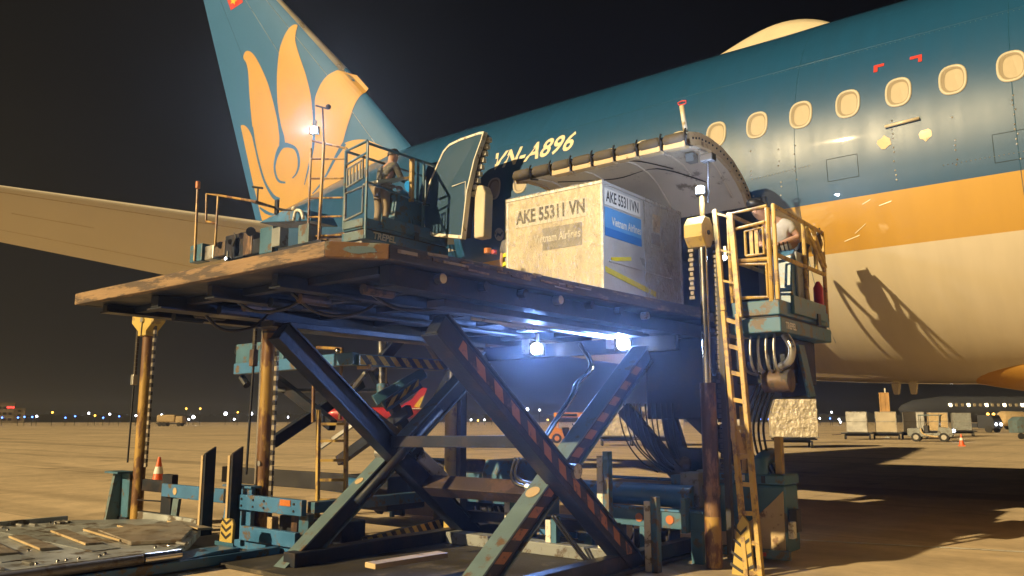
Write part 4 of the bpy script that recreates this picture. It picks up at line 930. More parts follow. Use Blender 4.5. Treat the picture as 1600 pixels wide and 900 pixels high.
for i in range(6):
    part('hose', MB().tube(smooth_pts([PY(742 + 9 * i, 792, 9.1), PY(748 + 10 * i, 815, 8.95), PY(760 + 9 * i, 838, 9.0), PY(772 + 10 * i, 850, 9.15)]), .013, 6), 'rubber', LD, smooth=True)
for i in range(5):
    part('hose', MB().tube(smooth_pts([PY(985 + 14 * i, 806, 8.9), PY(990 + 14 * i, 830, 8.8), PY(982 + 15 * i, 858, 8.85), PY(990 + 14 * i, 880, 8.9)]), .012, 6), 'rubber', LD, smooth=True)
part('spare_pipe', MB().tube([PY(702, 812, 9.4), PY(838, 806, 9.4)], .03, 8), 'galvanised', LD, smooth=True)
# hazard board by the mast
hb = [PY(*q, 8.42) for q in ((1143, 900), (1178, 900), (1170, 818), (1160, 806), (1152, 820))]
HBD = part('hazard_board', MB().prism([(p.x, p.z) for p in hb], 'y', 8.42, 8.46), 'pulley_yellow', LD)
def chevron(parent, c, w, h_, t, y, flip=1, m='black_print', skew=0.0):
    mb = MB(); cx_, cz_ = c
    for s_ in (-1, 1):
        mb.add([(cx_ + skew * 0, y, cz_), (cx_ + s_ * w / 2, y, cz_ + flip * h_), (cx_ + s_ * w / 2, y, cz_ + flip * h_ + t), (cx_, y, cz_ + t)], [(0, 1, 2, 3)])
    part('chevron', mb, m, parent)
ccx = (hb[0].x + hb[1].x) / 2 + .01
for k, zc_ in enumerate((.42, .30, .16, .04)): chevron(HBD, (ccx - 0.01, zc_ - .02), .14 + .04 * k, .07, .035, 8.414)
# ---- ladder up to the right cabin
a0, a1 = PY(1168, 905, 8.42), PY(1117, 328, 8.74); b0, b1 = PY(1190, 905, 8.42), PY(1139, 334, 8.74)
LAD = part('ladder', MB().beam(a0, a0.lerp(a1, .70), 0.05, 0.075, up=(0, 1, 0)), 'yellow_paint', LD, bevel=0.006)
part('ladder_stile', MB().beam(b0, b0.lerp(b1, .70), 0.05, 0.075, up=(0, 1, 0)), 'yellow_paint', LAD, bevel=0.006)
part('handrail', MB().beam(a0.lerp(a1, .702), a1, 0.055, 0.055, up=(0, 1, 0)), 'yellow_paint', LAD, bevel=0.008)
part('handrail', MB().beam(b0.lerp(b1, .69) + Vector((.02, 0, 0)), b1 + Vector((.02, 0, 0)), 0.065, 0.055, up=(0, 1, 0)), 'yellow_paint', LAD, bevel=0.008)
for t in [.015 + .0735 * k for k in range(10)]:
    part('rung', MB().beam(a0.lerp(a1, t) + Vector((.025, 0, 0)), b0.lerp(b1, t) - Vector((.025, 0, 0)), 0.045, 0.03, up=(0, 1, 0)), 'yellow_paint', LAD)
for t in (.79, .88, .99): part('rung', MB().beam(a0.lerp(a1, t), b0.lerp(b1, t), 0.025, 0.025, up=(0, 1, 0)), 'yellow_paint', LAD)

# ---- operator basket at the right (x -3.85..-3.22, y 8.72..10.45)
def basket(parent, x0, x1, y0, y1, zf, rail_m, body_m, rail_h=1.06, name='operator_basket'):
    B = part(name, MB().box(x0, x1, y0, y1, zf - 0.36, zf - 0.20), body_m, parent, bevel=0.012)
    part('kick_panel', MB().box(x0 + .01, x1 - .01, y0 + .01, y1 - .01, zf - .17, zf + .0), body_m, B, bevel=0.012)
    part('floor_gap', MB().box(x0 + .04, x1 - .04, y0 + .04, y1 - .04, zf - .199, zf - .171), 'black_plastic', B)
    part('side_cover', MB().box(x1 - .008, x1 + .035, y0 + .35, y1 - .25, zf - .13, zf + .08), body_m, B, bevel=0.01)
    part('side_latch', MB().box(x1 + .02, x1 + .05, y0 + 1.1, y0 + 1.2, zf - .2, zf - .06), 'black_plastic', B)
    r_ = 0.026
    def rail(*pts, r=r_, m=rail_m): return part('rail', MB().tube([Vector(p) for p in pts], r, 8), m, B, smooth=True, auto=True)
    zt = zf + rail_h
    return B, rail, zt
BK, rail, zt = basket(LD, -3.80, -3.22, 8.74, 10.45, 2.90, 'yellow_paint', 'loader_paint')
xr, xl, y0, y1, zf = -3.25, -3.78, 8.77, 10.42, 2.90
rail((xr, y0, zf), (xr, y0, zt), (xr, y1, zt - .02), (xr, y1, zf - .1)); rail((xr - .07, y0, zf - .02), (xr - .07, y0, zt - .02), r=.03)
rail((xr, y0, zf + .5), (xr, y1, zf + .5)); rail((xr, y0 + 0.95, zf), (xr, y0 + .95, zt)); rail((xr, y0 + 1.35, zf + .5), (xr, y0 + 1.35, zt))
rail((xr, y0 + 1.05, zt - .05), (xr, y1 + .02, zf + .55)); rail((xr, y0 + 1.25, zt), (xr, y1 + .05, zf + .6))
rail((xl, y0, zf), (xl, y0, zt - .02), (xr - .07, y0, zt)); rail((xl, y0, zf + .48), (xr - .07, y0, zf + .46)); rail((xl, y0, zt - .02), (xl, y1, zt - .02), (xl, y1, zf)); rail((xl, y0, zf + .5), (xl, y1, zf + .5))
GT = part('gate', MB().tube([(xl + .05, y0 - .02, zf + .05), (xr - .1, y0 - .02, zf + .03), (xr - .1, y0 - .02, zf + .40), (xl + .05, y0 - .02, zf + .44), (xl + .05, y0 - .02, zf + .05)], .022, 8), 'yellow_paint', BK)
part('gate_bar', MB().tube([(xl + .03, y0 - .02, zf + .84), (xr - .1, y0 - .02, zf + .88)], .02, 8), 'yellow_paint', GT)
part('gate_grille', MB().tube([(xl + .20, y0 - .02, zf + .52), (xr - .12, y0 - .02, zf + .52), (xr - .12, y0 - .02, zf + .82), (xl + .20, y0 - .02, zf + .80), (xl + .20, y0 - .02, zf + .52)], .018, 8), 'yellow_paint', GT)
for x in (xl + .27, xl + .33): part('gate_slat', MB().box(x - .02, x + .02, y0 - .03, y0 - .015, zf + .53, zf + .8), 'yellow_paint', GT)
part('console', MB().prism([(9.35, zf), (9.75, zf), (9.85, zf + .62), (9.55, zf + .70), (9.42, zf + .6)], 'x', -3.60, -3.30), 'loader_paint', BK, bevel=0.015)
part('console_side', MB().box(-3.30, -3.27, 9.5, 9.72, zf + .05, zf + .66), 'grey_panel', BK, bevel=0.01)
part('fire_extinguisher', MB().tube([(-3.30, 10.3, zf + .02), (-3.30, 10.3, zf + .32), (-3.30, 10.3, zf + .40)], [.06, .06, .02], 12), 'red_print', BK, smooth=True, auto=True)
part('seat_back', MB().prism([(10.0, zf + .3), (10.14, zf + .3), (10.2, zf + .85), (10.1, zf + .85)], 'x', -3.7, -3.35), 'black_plastic', BK, bevel=0.02)
for i in range(5): part('control_lever', MB().tube([(-3.56 + .05 * i, 9.52, zf + .68), (-3.56 + .05 * i, 9.46, zf + .78)], .009, 6), 'rubber', BK)
part('wind_deflector', MB().prism([(10.28, zf + .95), (10.46, zf + 1.12), (10.52, zf + .60), (10.42, zf + .75)], 'x', -3.3, -3.28), 'black_plastic', BK)
part('bright_pane', MB().box(-3.42, -3.28, 10.5, 10.52, zf + .80, zf + 1.08), 'white_print', BK, bevel=0.02)
place_text('maker_name', 'TREPEL', 0.10, 'white_print', BK, lambda u, v, w: (-3.2195, 9.05 + u, 2.62 + v), bold=.004)
for i in range(5): part('basket_stay', MB().tube(smooth_pts([(-3.72 + .09 * i, 8.9, 2.53), (-3.72 + .09 * i, 8.86, 2.35), (-3.70 + .09 * i, 8.9, 2.14), (-3.7 + .09 * i, 9.3, 2.1)], 3), .016, 6), 'galvanised', LD, smooth=True)
part('elbow_hose', MB().tube(smooth_pts([(-3.28, 9.0, 2.53), (-3.2, 8.98, 2.38), (-3.24, 9.0, 2.24), (-3.36, 9.05, 2.18)]), .045, 10), 'galvanised', LD, smooth=True)
part('support_frame', MB().box(-3.95, -3.35, 9.2, 10.2, 2.0, 2.53), 'dark_steel', LD, bevel=0.02)
part('motor', MB().tube([(-3.55, 9.05, 2.02), (-3.25, 9.05, 2.02)], .13, 14), 'rusty_steel', LD, smooth=True, auto=True)
_sa = [PY(*q, 9.6) for q in ((1200, 541), (1246, 538), (1264, 618), (1222, 622))]
part('support_arm', MB().prism([(q.x, q.z) for q in _sa], 'y', 9.56, 9.74), 'dark_steel', LD, bevel=0.015)
part('arm_flange', MB().beam(PY(1250, 539, 9.6), PY(1268, 620, 9.62), 0.04, 0.2, up=(0, 1, 0)), 'loader_paint', LD, bevel=0.008)
work_lamp(LD, PY(1132, 403, 9.6), (.2, -1, -.1), 0.035, lens='led_lens_far', energy=6, spot=140)

# ================================================================== CONTAINER on the platform
CT = thing('air_container', 'large silver air cargo container wrapped in clear film on the raised platform', 'container', (-6.17, 9.6, ZT))
cx0, cx1, cy0, cy1, cz0, cz1 = -6.97, -5.40, 8.64, 10.80, ZT + 0.01, 4.62
part('wall', MB().box(cx0 + .012, cx1 - .012, cy0 + .02, cy1 - .012, cz0 + .1, cz1 - .01), 'aluminium', CT)
part('front_wall', MB().box(cx0 + .03, cx1 - .03, cy0 + .006, cy0 + .019, cz0 + .1, cz1 - .03), 'warm_tan', CT)  # silver wall, the warm light on it put into a tan colour
part('base_rail', MB().box(cx0, cx1, cy0, cy1, cz0, cz0 + .099), 'aluminium', CT, bevel=0.008)
for (x, y) in ((cx0, cy0), (cx1 - .035, cy0), (cx1 - .035, cy1 - .035), (cx0, cy1 - .035)):
    part('corner_post', MB().box(x - .003, x + .038, y - .003, y + .038, cz0 + .101, cz1 - .04), 'aluminium', CT, bevel=0.006)
part('top_rail', MB().box(cx0 - .004, cx1 + .004, cy0 - .004, cy0 + .04, cz1 - .039, cz1 + .004), 'aluminium', CT, bevel=0.006)
part('top_rail', MB().box(cx1 - .036, cx1 + .004, cy0 + .041, cy1, cz1 - .039, cz1 + .004), 'aluminium', CT, bevel=0.006)
# printed plates and lettering: front (towards the camera side) and right side
fy = cy0 + .003
FP = part('number_plate', MB().box(cx0 + .16, cx1 - .24, fy - .004, fy + .002, cz1 - .43, cz1 - .18), 'white_print', CT)
place_text('lettering', 'AKE 55311 VN', 0.25, 'black_print', FP, lambda u, v, w: ((cx0 + cx1) / 2 - .04 + u, fy - .0055, cz1 - .30 + v), bold=.009, xscale=.72)
FB = part('airline_label', MB().box(cx0 + .62, cx1 - .32, fy - .004, fy + .002, cz1 - .80, cz1 - .50), 'faded_label', CT, lab='faded grey airline label under the film')
place_text('lettering', 'Vietnam Airlines', 0.16, 'white_print', FB, lambda u, v, w: ((cx0 + cx1) / 2 + .07 + u, fy - .0055, cz1 - .64 + v), bold=.002, xscale=.70)
sx = cx1 - .009
SPL = part('number_plate', MB().box(sx - .002, sx + .003, cy0 + .06, cy0 + .97, cz1 - .30, cz1 - .08), 'white_print', CT)
place_text('lettering', 'AKE 55311VN', 0.21, 'black_print', SPL, lambda u, v, w: (sx + .0045, cy0 + .515 + u, cz1 - .19 + v), bold=.004, xscale=.66)
SB = part('airline_label', MB().box(sx - .002, sx + .003, cy0 + .06, cy0 + .99, cz1 - .71, cz1 - .33), 'pale_blue_label', CT)
part('label_band', MB().box(sx - .002, sx + .005, cy0 + .061, cy0 + .989, cz1 - .709, cz1 - .60), 'blue_label', SB)
place_text('lettering', 'Vietnam Airlines', 0.155, 'white_print', SB, lambda u, v, w: (sx + .0065, cy0 + .60 + u, cz1 - .50 + v), bold=.003, xscale=.72)
part('document_pouch', MB().box(sx - .002, sx + .006, cy0 + 1.32, cy0 + 1.52, cz1 - .43, cz1 - .18), 'cream_panel', CT)
part('document_pouch', MB().box(sx - .002, sx + .006, cy0 + 1.28, cy0 + 1.52, cz1 - .62, cz1 - .46), 'faded_label', CT)
part('yellow_tape', MB().beam((sx + .002, cy0 + .0, cz0 + .52), (sx + .002, cy0 + 1.35, cz0 + .34), 0.006, 0.075, up=(0, 0, 1)), 'yellow_strap', CT)
part('yellow_tape', MB().beam((sx + .002, cy0 + .2, cz0 + .66), (sx + .002, cy0 + .7, cz0 + .74), 0.006, 0.05, up=(0, 0, 1)), 'yellow_strap', CT)
for z_ in (.22, .62): part('wall_rib', MB().box(sx - .002, sx + .010, cy0 + .15, cy0 + 1.8, cz0 + z_, cz0 + z_ + .03), 'aluminium', CT, bevel=0.004)
part('wall_joint', MB().box(sx - .002, sx + .004, cy0 + 1.08, cy0 + 1.10, cz0 + .12, cz1 - .05), 'galvanised', CT)
for i in range(14):
    p_ = Vector((sx + .003, cy0 + .035, cz0 + .15 + i * .1)); part('rivet', MB().tube([p_, p_ + Vector((.006, 0, 0))], .009, 6), 'galvanised', CT)
# film on the front face: crumpled sheet standing slightly off the wall, wrapping round the corners
mb = MB(); nx, nz = 60, 60; rn = random.Random(21)
folds = [(rn.uniform(0, 1), rn.uniform(0, 1), rn.uniform(-1, 1), rn.uniform(.5, 1.3), rn.uniform(.008, .03), rn.uniform(14, 45)) for _ in range(44)]
for i in range(nx + 1):
    for j in range(nz + 1):
        u, v = i / nx, j / nz; d_ = 0
        for a, b, sx_, sz_, am, fr in folds:
            q = (u - a) * sz_ + (v - b) * sx_; d_ += am * math.exp(-(q * fr) ** 2)
        d_ = min(d_, .05) * (0.3 + .7 * min(1, 6 * min(u, 1 - u, v, 1 - v)))
        mb.v.append(Vector((lerp(cx0 - .012, cx1 + .012, u), cy0 - .010 - d_, lerp(cz0, cz1 + .01, v))))
for i in range(nx):
    for j in range(nz): mb.f.append((i * (nz + 1) + j, (i + 1) * (nz + 1) + j, (i + 1) * (nz + 1) + j + 1, i * (nz + 1) + j + 1))
part('plastic_film', mb, 'plastic_film', CT, smooth=True)
mb = MB(); nx, nz = 40, 36
for i in range(nx + 1):
    for j in range(nz + 1):
        u, v = i / nx, j / nz; d_ = 0
        for a, b, sx_, sz_, am, fr in folds[:22]: d_ += am * .6 * math.exp(-((((v - a) * sz_ + (u - b) * sx_) * fr) ** 2))
        mb.v.append(Vector((cx1 + .012 + min(d_, .03) * min(1, 6 * min(u, 1 - u, v, 1 - v)), lerp(cy0 + 1.02, cy1, u), lerp(cz0, cz1 + .01, v))))
for i in range(nx):
    for j in range(nz): mb.f.append((i * (nz + 1) + j, (i + 1) * (nz + 1) + j, (i + 1) * (nz + 1) + j + 1, i * (nz + 1) + j + 1))
part('plastic_film', mb, 'plastic_film', CT, smooth=True)

# ================================================================== SECOND LOADER: low deck at the left, its bridge and basket raised at the tail door
L2 = thing('cargo_loader', 'cargo loader with its dented deck lowered at bottom left and basket at the rear door', 'cargo loader', (-10.2, 6.5, 0), 'cargo loaders at the airliner'); LD['group'] = 'cargo loaders at the airliner'
DZ = 0.25
x0, x1 = -11.9, -8.42
DK = part('low_deck', MB().prism([(x0, -1.0), (x1, -1.0), (x1, 4.8), (-8.85, 5.25), (-9.5, 5.75), (-9.9, 6.05), (-11.2, 6.05), (x0, 5.3)], 'z', DZ - .1, DZ - .012), 'deck_plate', L2)
part('deck_rim', MB().box(x0 - .06, x0, -1.0, 5.25, DZ - .1, DZ + .05), 'deck_plate', DK, bevel=0.01)
part('deck_rim', MB().box(-11.6, -10.0, 6.06, 6.12, DZ - .1, DZ + .06), 'deck_plate', DK, bevel=0.01)
# wedge plate near the right mast
part('ramp_plate', MB().prism([(-10.3, 4.9), (-9.0, 4.65), (-8.75, 5.1), (-9.55, 5.7), (-10.3, 5.95)], 'z', DZ - .009, DZ + .035), 'deck_slat', DK, bevel=0.008)
def pixslat(a, b, w=0.20):
    p, q = PZ(*a, DZ), PZ(*b, DZ); d = (q - p).normalized(); n = Vector((-d.y, d.x, 0)); n = n if n.y > 0 else -n; mb = MB()
    for c_, h0, h1 in ((0, 0, .035), ):
        mb.add([p + Vector((0, 0, -.009)), q + Vector((0, 0, -.009)), q + n * w + Vector((0, 0, -.009)), p + n * w + Vector((0, 0, -.009)), p + Vector((0, 0, .022)), q + Vector((0, 0, .022)), q + n * w * .8 + Vector((0, 0, .018)), p + n * w * .8 + Vector((0, 0, .018))],
               [(0, 3, 2, 1), (4, 5, 6, 7), (0, 1, 5, 4), (1, 2, 6, 5), (2, 3, 7, 6), (3, 0, 4, 7)])
    part('deck_slat', mb, 'deck_slat', DK, bevel=0.005); 
    part('bright_edge', MB().beam(p + Vector((0, 0, .012)) - n * .006, q + Vector((0, 0, .012)) - n * .006, .011, .022), 'cream_panel', DK)
for a, b in (((15, 840), (64, 860)), ((80, 831), (135, 852)), ((131, 829), (188, 846)), ((184, 823), (243, 839)), ((262, 816), (310, 828)), ((-40, 848), (0, 868))): pixslat(a, b)
rr = random.Random(5)
for i in range(60):                                                   # transfer balls and rollers set in the deck
    y = rr.uniform(1.5, 5.2); x = rr.choice([x1 - .12, x1 - .22, x0 + .15, x0 + .25, rr.uniform(x0 + .3, x1 - .3)])
    if i < 34: part('transfer_ball', MB().sphere((x, y, DZ - .006), .022, 8, 5), 'chrome', DK, smooth=True)
    else: part('roller', MB().tube([(x - .09, y, DZ), (x + .09, y, DZ)], .022, 8), 'galvanised', DK)
for y in (1.6, 2.5, 3.35, 4.2):
    part('roller_tray', MB().box(x0 + .35, x1 - .5, y, y + .30, DZ - .011, DZ - .004), 'grey_panel', DK)
# side guide tube and blue side frame
part('side_tube', MB().tube([(x1 + .06, -1, .19), (x1 + .06, 4.45, .19)], .052, 14), 'tube_grey', L2, smooth=True, auto=True)
part('tube_cap', MB().tube([(x1 + .06, 4.46, .19), (x1 + .06, 4.86, .19)], .06, 14), 'chrome', L2, smooth=True, auto=True)
part('side_frame', MB().box(x1 - .02, x1 + .10, -1, 6.1, .02, .125), 'loader_paint_blue', L2, bevel=0.01)
part('side_skirt', MB().prism([(4.9, .126), (5.6, .126), (5.6, .17), (5.3, .17)], 'x', x1 - .3, x1 + .06), 'loader_paint_blue', L2, bevel=0.008)
part('clamp', MB().tube([(x1 + .13, 2.6, .2), (x1 + .13, 2.75, .2)], .05, 10), 'rusty_steel', L2)
# masts
def mast2(x, y, ztop, m, rod=True):
    M_ = part('mast', MB().tube([(x, y, .12), (x, y, ztop)], .088, 20), m, L2, smooth=True, auto=True)
    return M_
mlx, mly = -12.2, 6.36
M1 = mast2(mlx, mly, 2.86, 'mast_ochre')
part('slide_strip', MB().tube([(mlx - .085, mly - .03, 1.0), (mlx - .085, mly - .03, 2.8)], .012, 6), 'chrome', M1)
hw = .33
PH2 = part('pulley_head', MB().prism([(mlx - hw, 3.22), (mlx + hw, 3.22), (mlx + hw, 3.07), (mlx + .12, 2.93), (mlx + .12, 2.86), (mlx - .12, 2.86), (mlx - .12, 2.93), (mlx - hw, 3.07)], 'y', mly - .12, mly + .08), 'pulley_yellow', M1, bevel=0.012)
part('pulley_bolt', MB().tube([(mlx + .02, mly - .125, 3.10), (mlx + .02, mly - .15, 3.10)], .04, 12), 'galvanised', PH2)
part('grease_line', MB().tube([(mlx + .01, mly - .128, 3.06), (mlx, mly - .128, 2.86)], .009, 6), 'rubber', PH2)
def chain2(parent, x, y, z0, z1, light=True):
    mb = MB(); mb2_ = MB(); z = z0; p_ = .062; k = 0
    while z < z1:
        (mb if k % 2 else mb2_).box(x - .026, x + .026, y - .016, y + .016, z, z + p_ * .92); z += p_; k += 1
    part('chain', mb, 'chain', parent, kind='stuff'); part('chain_links', mb2_, 'chain_light' if light else 'chain', parent, kind='stuff')
chain2(M1, mlx + .21, mly - .02, .9, 2.95)
part('lift_rod', MB().tube([(mlx - .28, mly - .05, .95), (mlx - .26, mly - .05, 2.2)], .014, 8), 'dark_steel', M1)
chain2(M1, mlx - .25, mly - .05, 2.28, 2.98, False)
part('rod_clevis', MB().box(mlx - .30, mly and mlx - .22, mly - .09, mly - .01, 2.12, 2.28), 'galvanised', M1, bevel=.01)
mrx, mry = -9.06, 6.34
M2 = mast2(mrx, mry, 2.92, 'mast_ochre')
part('slide_strip', MB().tube([(mrx - .075, mry - .06, .7), (mrx - .075, mry - .06, 2.9)], .018, 6), 'chrome', M2)
chain2(M2, mrx + .20, mry - .02, .35, 2.55)
part('lift_rod', MB().tube([(mrx - .28, mry - .06, .9), (mrx - .24, mry - .06, 2.3)], .016, 8), 'dark_steel', M2)
part('rod_clevis', MB().box(mrx - .29, mrx - .20, mry - .1, mry - .02, 2.28, 2.5), 'mast_brown', M2, bevel=.01)
chain2(M2, mrx - .24, mry - .06, 2.5, 2.95, False)
part('mast_band', MB().tube([(mrx, mry, 2.70), (mrx, mry, 2.73)], .094, 20), 'black_plastic', M2)
part('round_sticker', MB().tube([(mrx + .02, mry - .089, 1.05), (mrx + .02, mry - .093, 1.05)], .035, 12), 'faded_label', M2)
# mast feet
def foot(name, pts, yy, th, m='loader_paint'): return part(name, MB().prism(pts, 'x', yy, yy + th), m, L2, bevel=0.008)
FTL = part('mast_bracket', MB().prism([(mlx - .62, .1), (mlx - .08, .1), (mlx - .08, .80), (mlx - .42, .80)], 'y', mly - .10, mly - .05), 'loader_paint', L2, bevel=0.006)
part('bracket_web', MB().prism([(mly - .3, .1), (mly - .1, .1), (mly - .1, .8), (mly - .2, .8)], 'x', mlx - .40, mlx - .33), 'leg_paint', FTL, bevel=0.006)
part('bracket_top', MB().box(mlx - .46, mlx - .06, mly - .3, mly - .04, .802, .83), 'loader_paint', FTL)
part('foot_plate', MB().prism([(mlx - .85, .02), (mlx - .08, .02), (mlx - .08, .16), (mlx - .66, .16)], 'y', mly - .12, mly - .06), 'dark_steel', FTL)
for z0_, z1_ in ((.55, .72), (.12, .26)): part('cross_bar', MB().box(mlx + .1, mlx + .75, mly, mly + .06, z0_, z1_), 'dark_steel', L2, bevel=.008)
part('cross_pipe', MB().tube([(mlx + .1, mly - .05, .42), (mlx + .75, mly - .05, .44)], .012, 6), 'dark_steel', L2)
part('upright', MB().box(mlx + .75, mlx + 1.02, mly - .05, mly + .05, .1, .82), 'dark_steel', L2, bevel=.01)
BL = part('blue_beam', MB().box(mlx + .88, -9.45, mly - .12, mly - .06, .52, .70), 'loader_paint_blue', L2, bevel=.01)
part('round_plate', MB().tube([(-10.95, mly - .121, .61), (-10.95, mly - .128, .61)], .05, 16), 'cream_panel', BL)
part('hanger', MB().prism([(-11.05, .18), (-10.9, .2), (-10.85, .51), (-11.0, .51)], 'y', mly - .12, mly - .07), 'leg_paint', L2, bevel=.008)
for px, yb, yt in ((322, 800, 705), (364, 790, 705)):
    a = PY(px, yt, 6.0); b = PY(px, yb, 6.0)
    SP = part('stop_post', MB().prism([(5.95, .14), (6.10, .14), (6.10, a.z + .06), (5.95, a.z - .03)], 'x', a.x + .035, a.x + .08), 'dark_steel', L2, bevel=.006)
    part('bright_edge', MB().box(a.x - .01, a.x + .034, 5.94, 5.98, .14, a.z - .05), 'cream_panel', SP)
# right mast foot: big blue bracket with bolted bars, hazard board
YF = 6.14
FTR = part('mast_bracket', MB().prism([(-9.66, .02), (-9.0, .02), (-9.0, .75), (-9.52, .75)], 'y', YF, YF + .06), 'loader_paint_blue', L2, bevel=.008)
part('bracket_top', MB().box(-9.58, -8.96, YF - .04, YF + .12, .752, .78), 'loader_paint_blue', FTR, bevel=.006)
part('bracket_lower', MB().box(-8.998, -7.90, YF, YF + .06, -.0, .12), 'loader_paint_blue', FTR, bevel=.006)
UB = part('bolted_bar', MB().box(-9.26, -7.90, YF - .08, YF - .005, .50, .68), 'loader_paint_blue', FTR, bevel=.008)
for i, x in enumerate((-9.18, -9.08, -8.84, -8.62, -8.04)):
    for z in (.55, .63): part('bolt', MB().tube([(x, YF - .08, z), (x, YF - .092, z)], .014, 8), 'black_plastic', UB)
part('bar_plate', MB().box(-8.30, -8.10, YF - .089, YF - .081, .60, .67), 'orange_reflector', UB)
part('lower_bar', MB().box(-9.10, -8.0, YF - .08, YF - .005, .14, .31), 'loader_paint_blue', FTR, bevel=.008)
part('upright', MB().box(-8.14, -7.96, YF + .07, YF + .15, .0, .50), 'loader_paint', FTR, bevel=.008)
part('upright', MB().box(-8.46, -8.34, YF + .2, YF + .3, .0, .60), 'mast_brown', FTR, bevel=.008)
hx = -8.72; YB = 5.70
HB2 = part('hazard_board', MB().prism([(hx - .14, -.02), (hx + .13, -.02), (hx + .15, .40), (hx + .12, .46), (hx - .06, .46), (hx - .10, .40)], 'y', YB - .08, YB - .04), 'pulley_yellow', L2, bevel=.012)
for zc_ in (.39, .31, .23): chevron(HB2, (hx + .02, zc_), .19, .055, .03, YB - .086, 1)
for s_ in (-1, 1):
    for k in range(3):
        mb = MB(); xa, xb = (hx - .10, hx - .03) if s_ < 0 else (hx + .05, hx + .12); z = .12 - .06 * k; mb.add([(xa, YB - .086, z), (xb, YB - .086, z + .05 * (-s_)), (xb, YB - .086, z + .03 + .05 * (-s_)), (xa, YB - .086, z + .03)], [(0, 1, 2, 3)]); part('chevron', mb, 'black_print', HB2)
part('board_band', MB().box(hx - .17, hx + .2, YB - .1, YB - .088, .155, .20), 'loader_paint', HB2)
part('filler_neck', MB().box(-8.80, -8.70, YF + .1, YF + .2, .13, .42), 'cream_panel', L2, bevel=.01)
# chassis behind: beams, big cylinder, boxes, ladder, frame with printed hazard beam
part('chassis_beam', MB().box(-11.9, -8.95, 7.55, 7.63, .62, .86), 'black_plastic', L2, bevel=.01)
part('chassis_beam', MB().box(-8.75, -8.6, 6.8, 10.6, .42, .56), 'loader_paint', L2, bevel=.01)
part('chassis_cylinder', MB().tube([(-10.8, 8.2, .68), (-9.3, 8.2, .62)], .12, 16), 'loader_paint_blue', L2, smooth=True, auto=True)
part('chassis_box', MB().box(-10.2, -9.2, 8.6, 9.4, .25, .75), 'dark_steel', L2, bevel=.02)
part('chassis_box', MB().box(-9.55, -8.9, 9.8, 10.5, .55, .95), 'rusty_steel', L2, bevel=.02)
part('chassis_box', MB().box(-8.55, -7.98, 8.9, 9.7, .0, .62), 'dark_steel', L2, bevel=.02)
part('chassis_box', MB().box(-9.6, -8.3, 7.0, 7.4, .02, .32), 'dark_steel', L2, bevel=.02)
fc = PY(645, 760, 9.9)
FN = part('fender_panel', MB().prism([(fc.x - .55, .05), (fc.x + .75, .05), (fc.x + .75, .98), (fc.x - .55, .98)], 'y', 9.85, 9.9), 'loader_paint', L2, bevel=.02)
part('fender_trim', MB().prism([(fc.x - .3, .06), (fc.x + .70, .06), (fc.x + .70, .2)] + [(lerp(fc.x + .7, fc.x - .3, t), .2 + .62 * (1 - math.cos(t * math.pi / 2))) for t in (.2, .4, .6, .8, 1)], 'y', 9.83, 9.848), 'cream_panel', FN)
part('fender_post', MB().box(fc.x - .18, fc.x + .08, 9.6, 9.66, .05, .95), 'dark_steel', L2, bevel=.01)
part('fender_post', MB().box(fc.x - .02, fc.x + .05, 9.4, 9.46, .05, .75), 'loader_paint_blue', L2, bevel=.01)
strip('hazard_strip', PZ(566, 849, .14), PZ(692, 817, .14), (0, 0, 1), .11, Vector((.02, -.02, 0)), 'hazard_yellow', L2)
part('hazard_beam', MB().beam(PZ(566, 849, .14) - Vector((.05, -.06, 0)), PZ(692, 817, .14) - Vector((.05, -.06, 0)), .08, .12), 'dark_steel', L2, bevel=.008)
part('engine_cover', MB().prism([(9.5, .02), (10.7, .02), (10.7, .7), (10.4, 1.0), (9.6, 1.0), (9.5, .8)], 'x', -8.15, -7.55), 'loader_paint', L2, bevel=.04)
a0, a1 = PY(496, 832, 7.15), PY(498, 640, 7.15); b0, b1 = PY(538, 770, 7.4), PY(541, 640, 7.4)
b0 = b1 + (a0 - a1); b0.y = b1.y
LA2 = part('ladder', MB().beam(a0 - Vector((0, 0, .15)), a1, .05, .05, up=(0, 1, 0)), 'yellow_paint', L2, bevel=.006)
part('ladder_stile', MB().beam(b0 - Vector((0, 0, .1)), b1, .05, .05, up=(0, 1, 0)), 'yellow_paint', LA2, bevel=.006)
for t in (.04, .26, .42, .58, .74, .88): part('rung', MB().beam(lerp(a0, a1, t), lerp(b0, b1, t), .035, .03, up=(0, 1, 0)), 'yellow_paint', LA2)
for px in (489, 531):
    part('handrail', MB().tube([PY(px, 655, 7.6), PY(px + 3, 545, 7.6), PY(px - 35, 543, 8.2)] if px > 500 else [PY(px, 660, 7.6), PY(px + 1, 592, 7.6)], .026, 8), 'mast_ochre', LA2, smooth=True, auto=True)
part('handrail', MB().box(-8.75, -8.5, 7.56, 7.6, 2.28, 2.34), 'yellow_paint', LA2)
part('lamp_globe', MB().sphere(PY(528, 548, 7.5), .04, 8, 6), 'chrome', LA2, smooth=True)
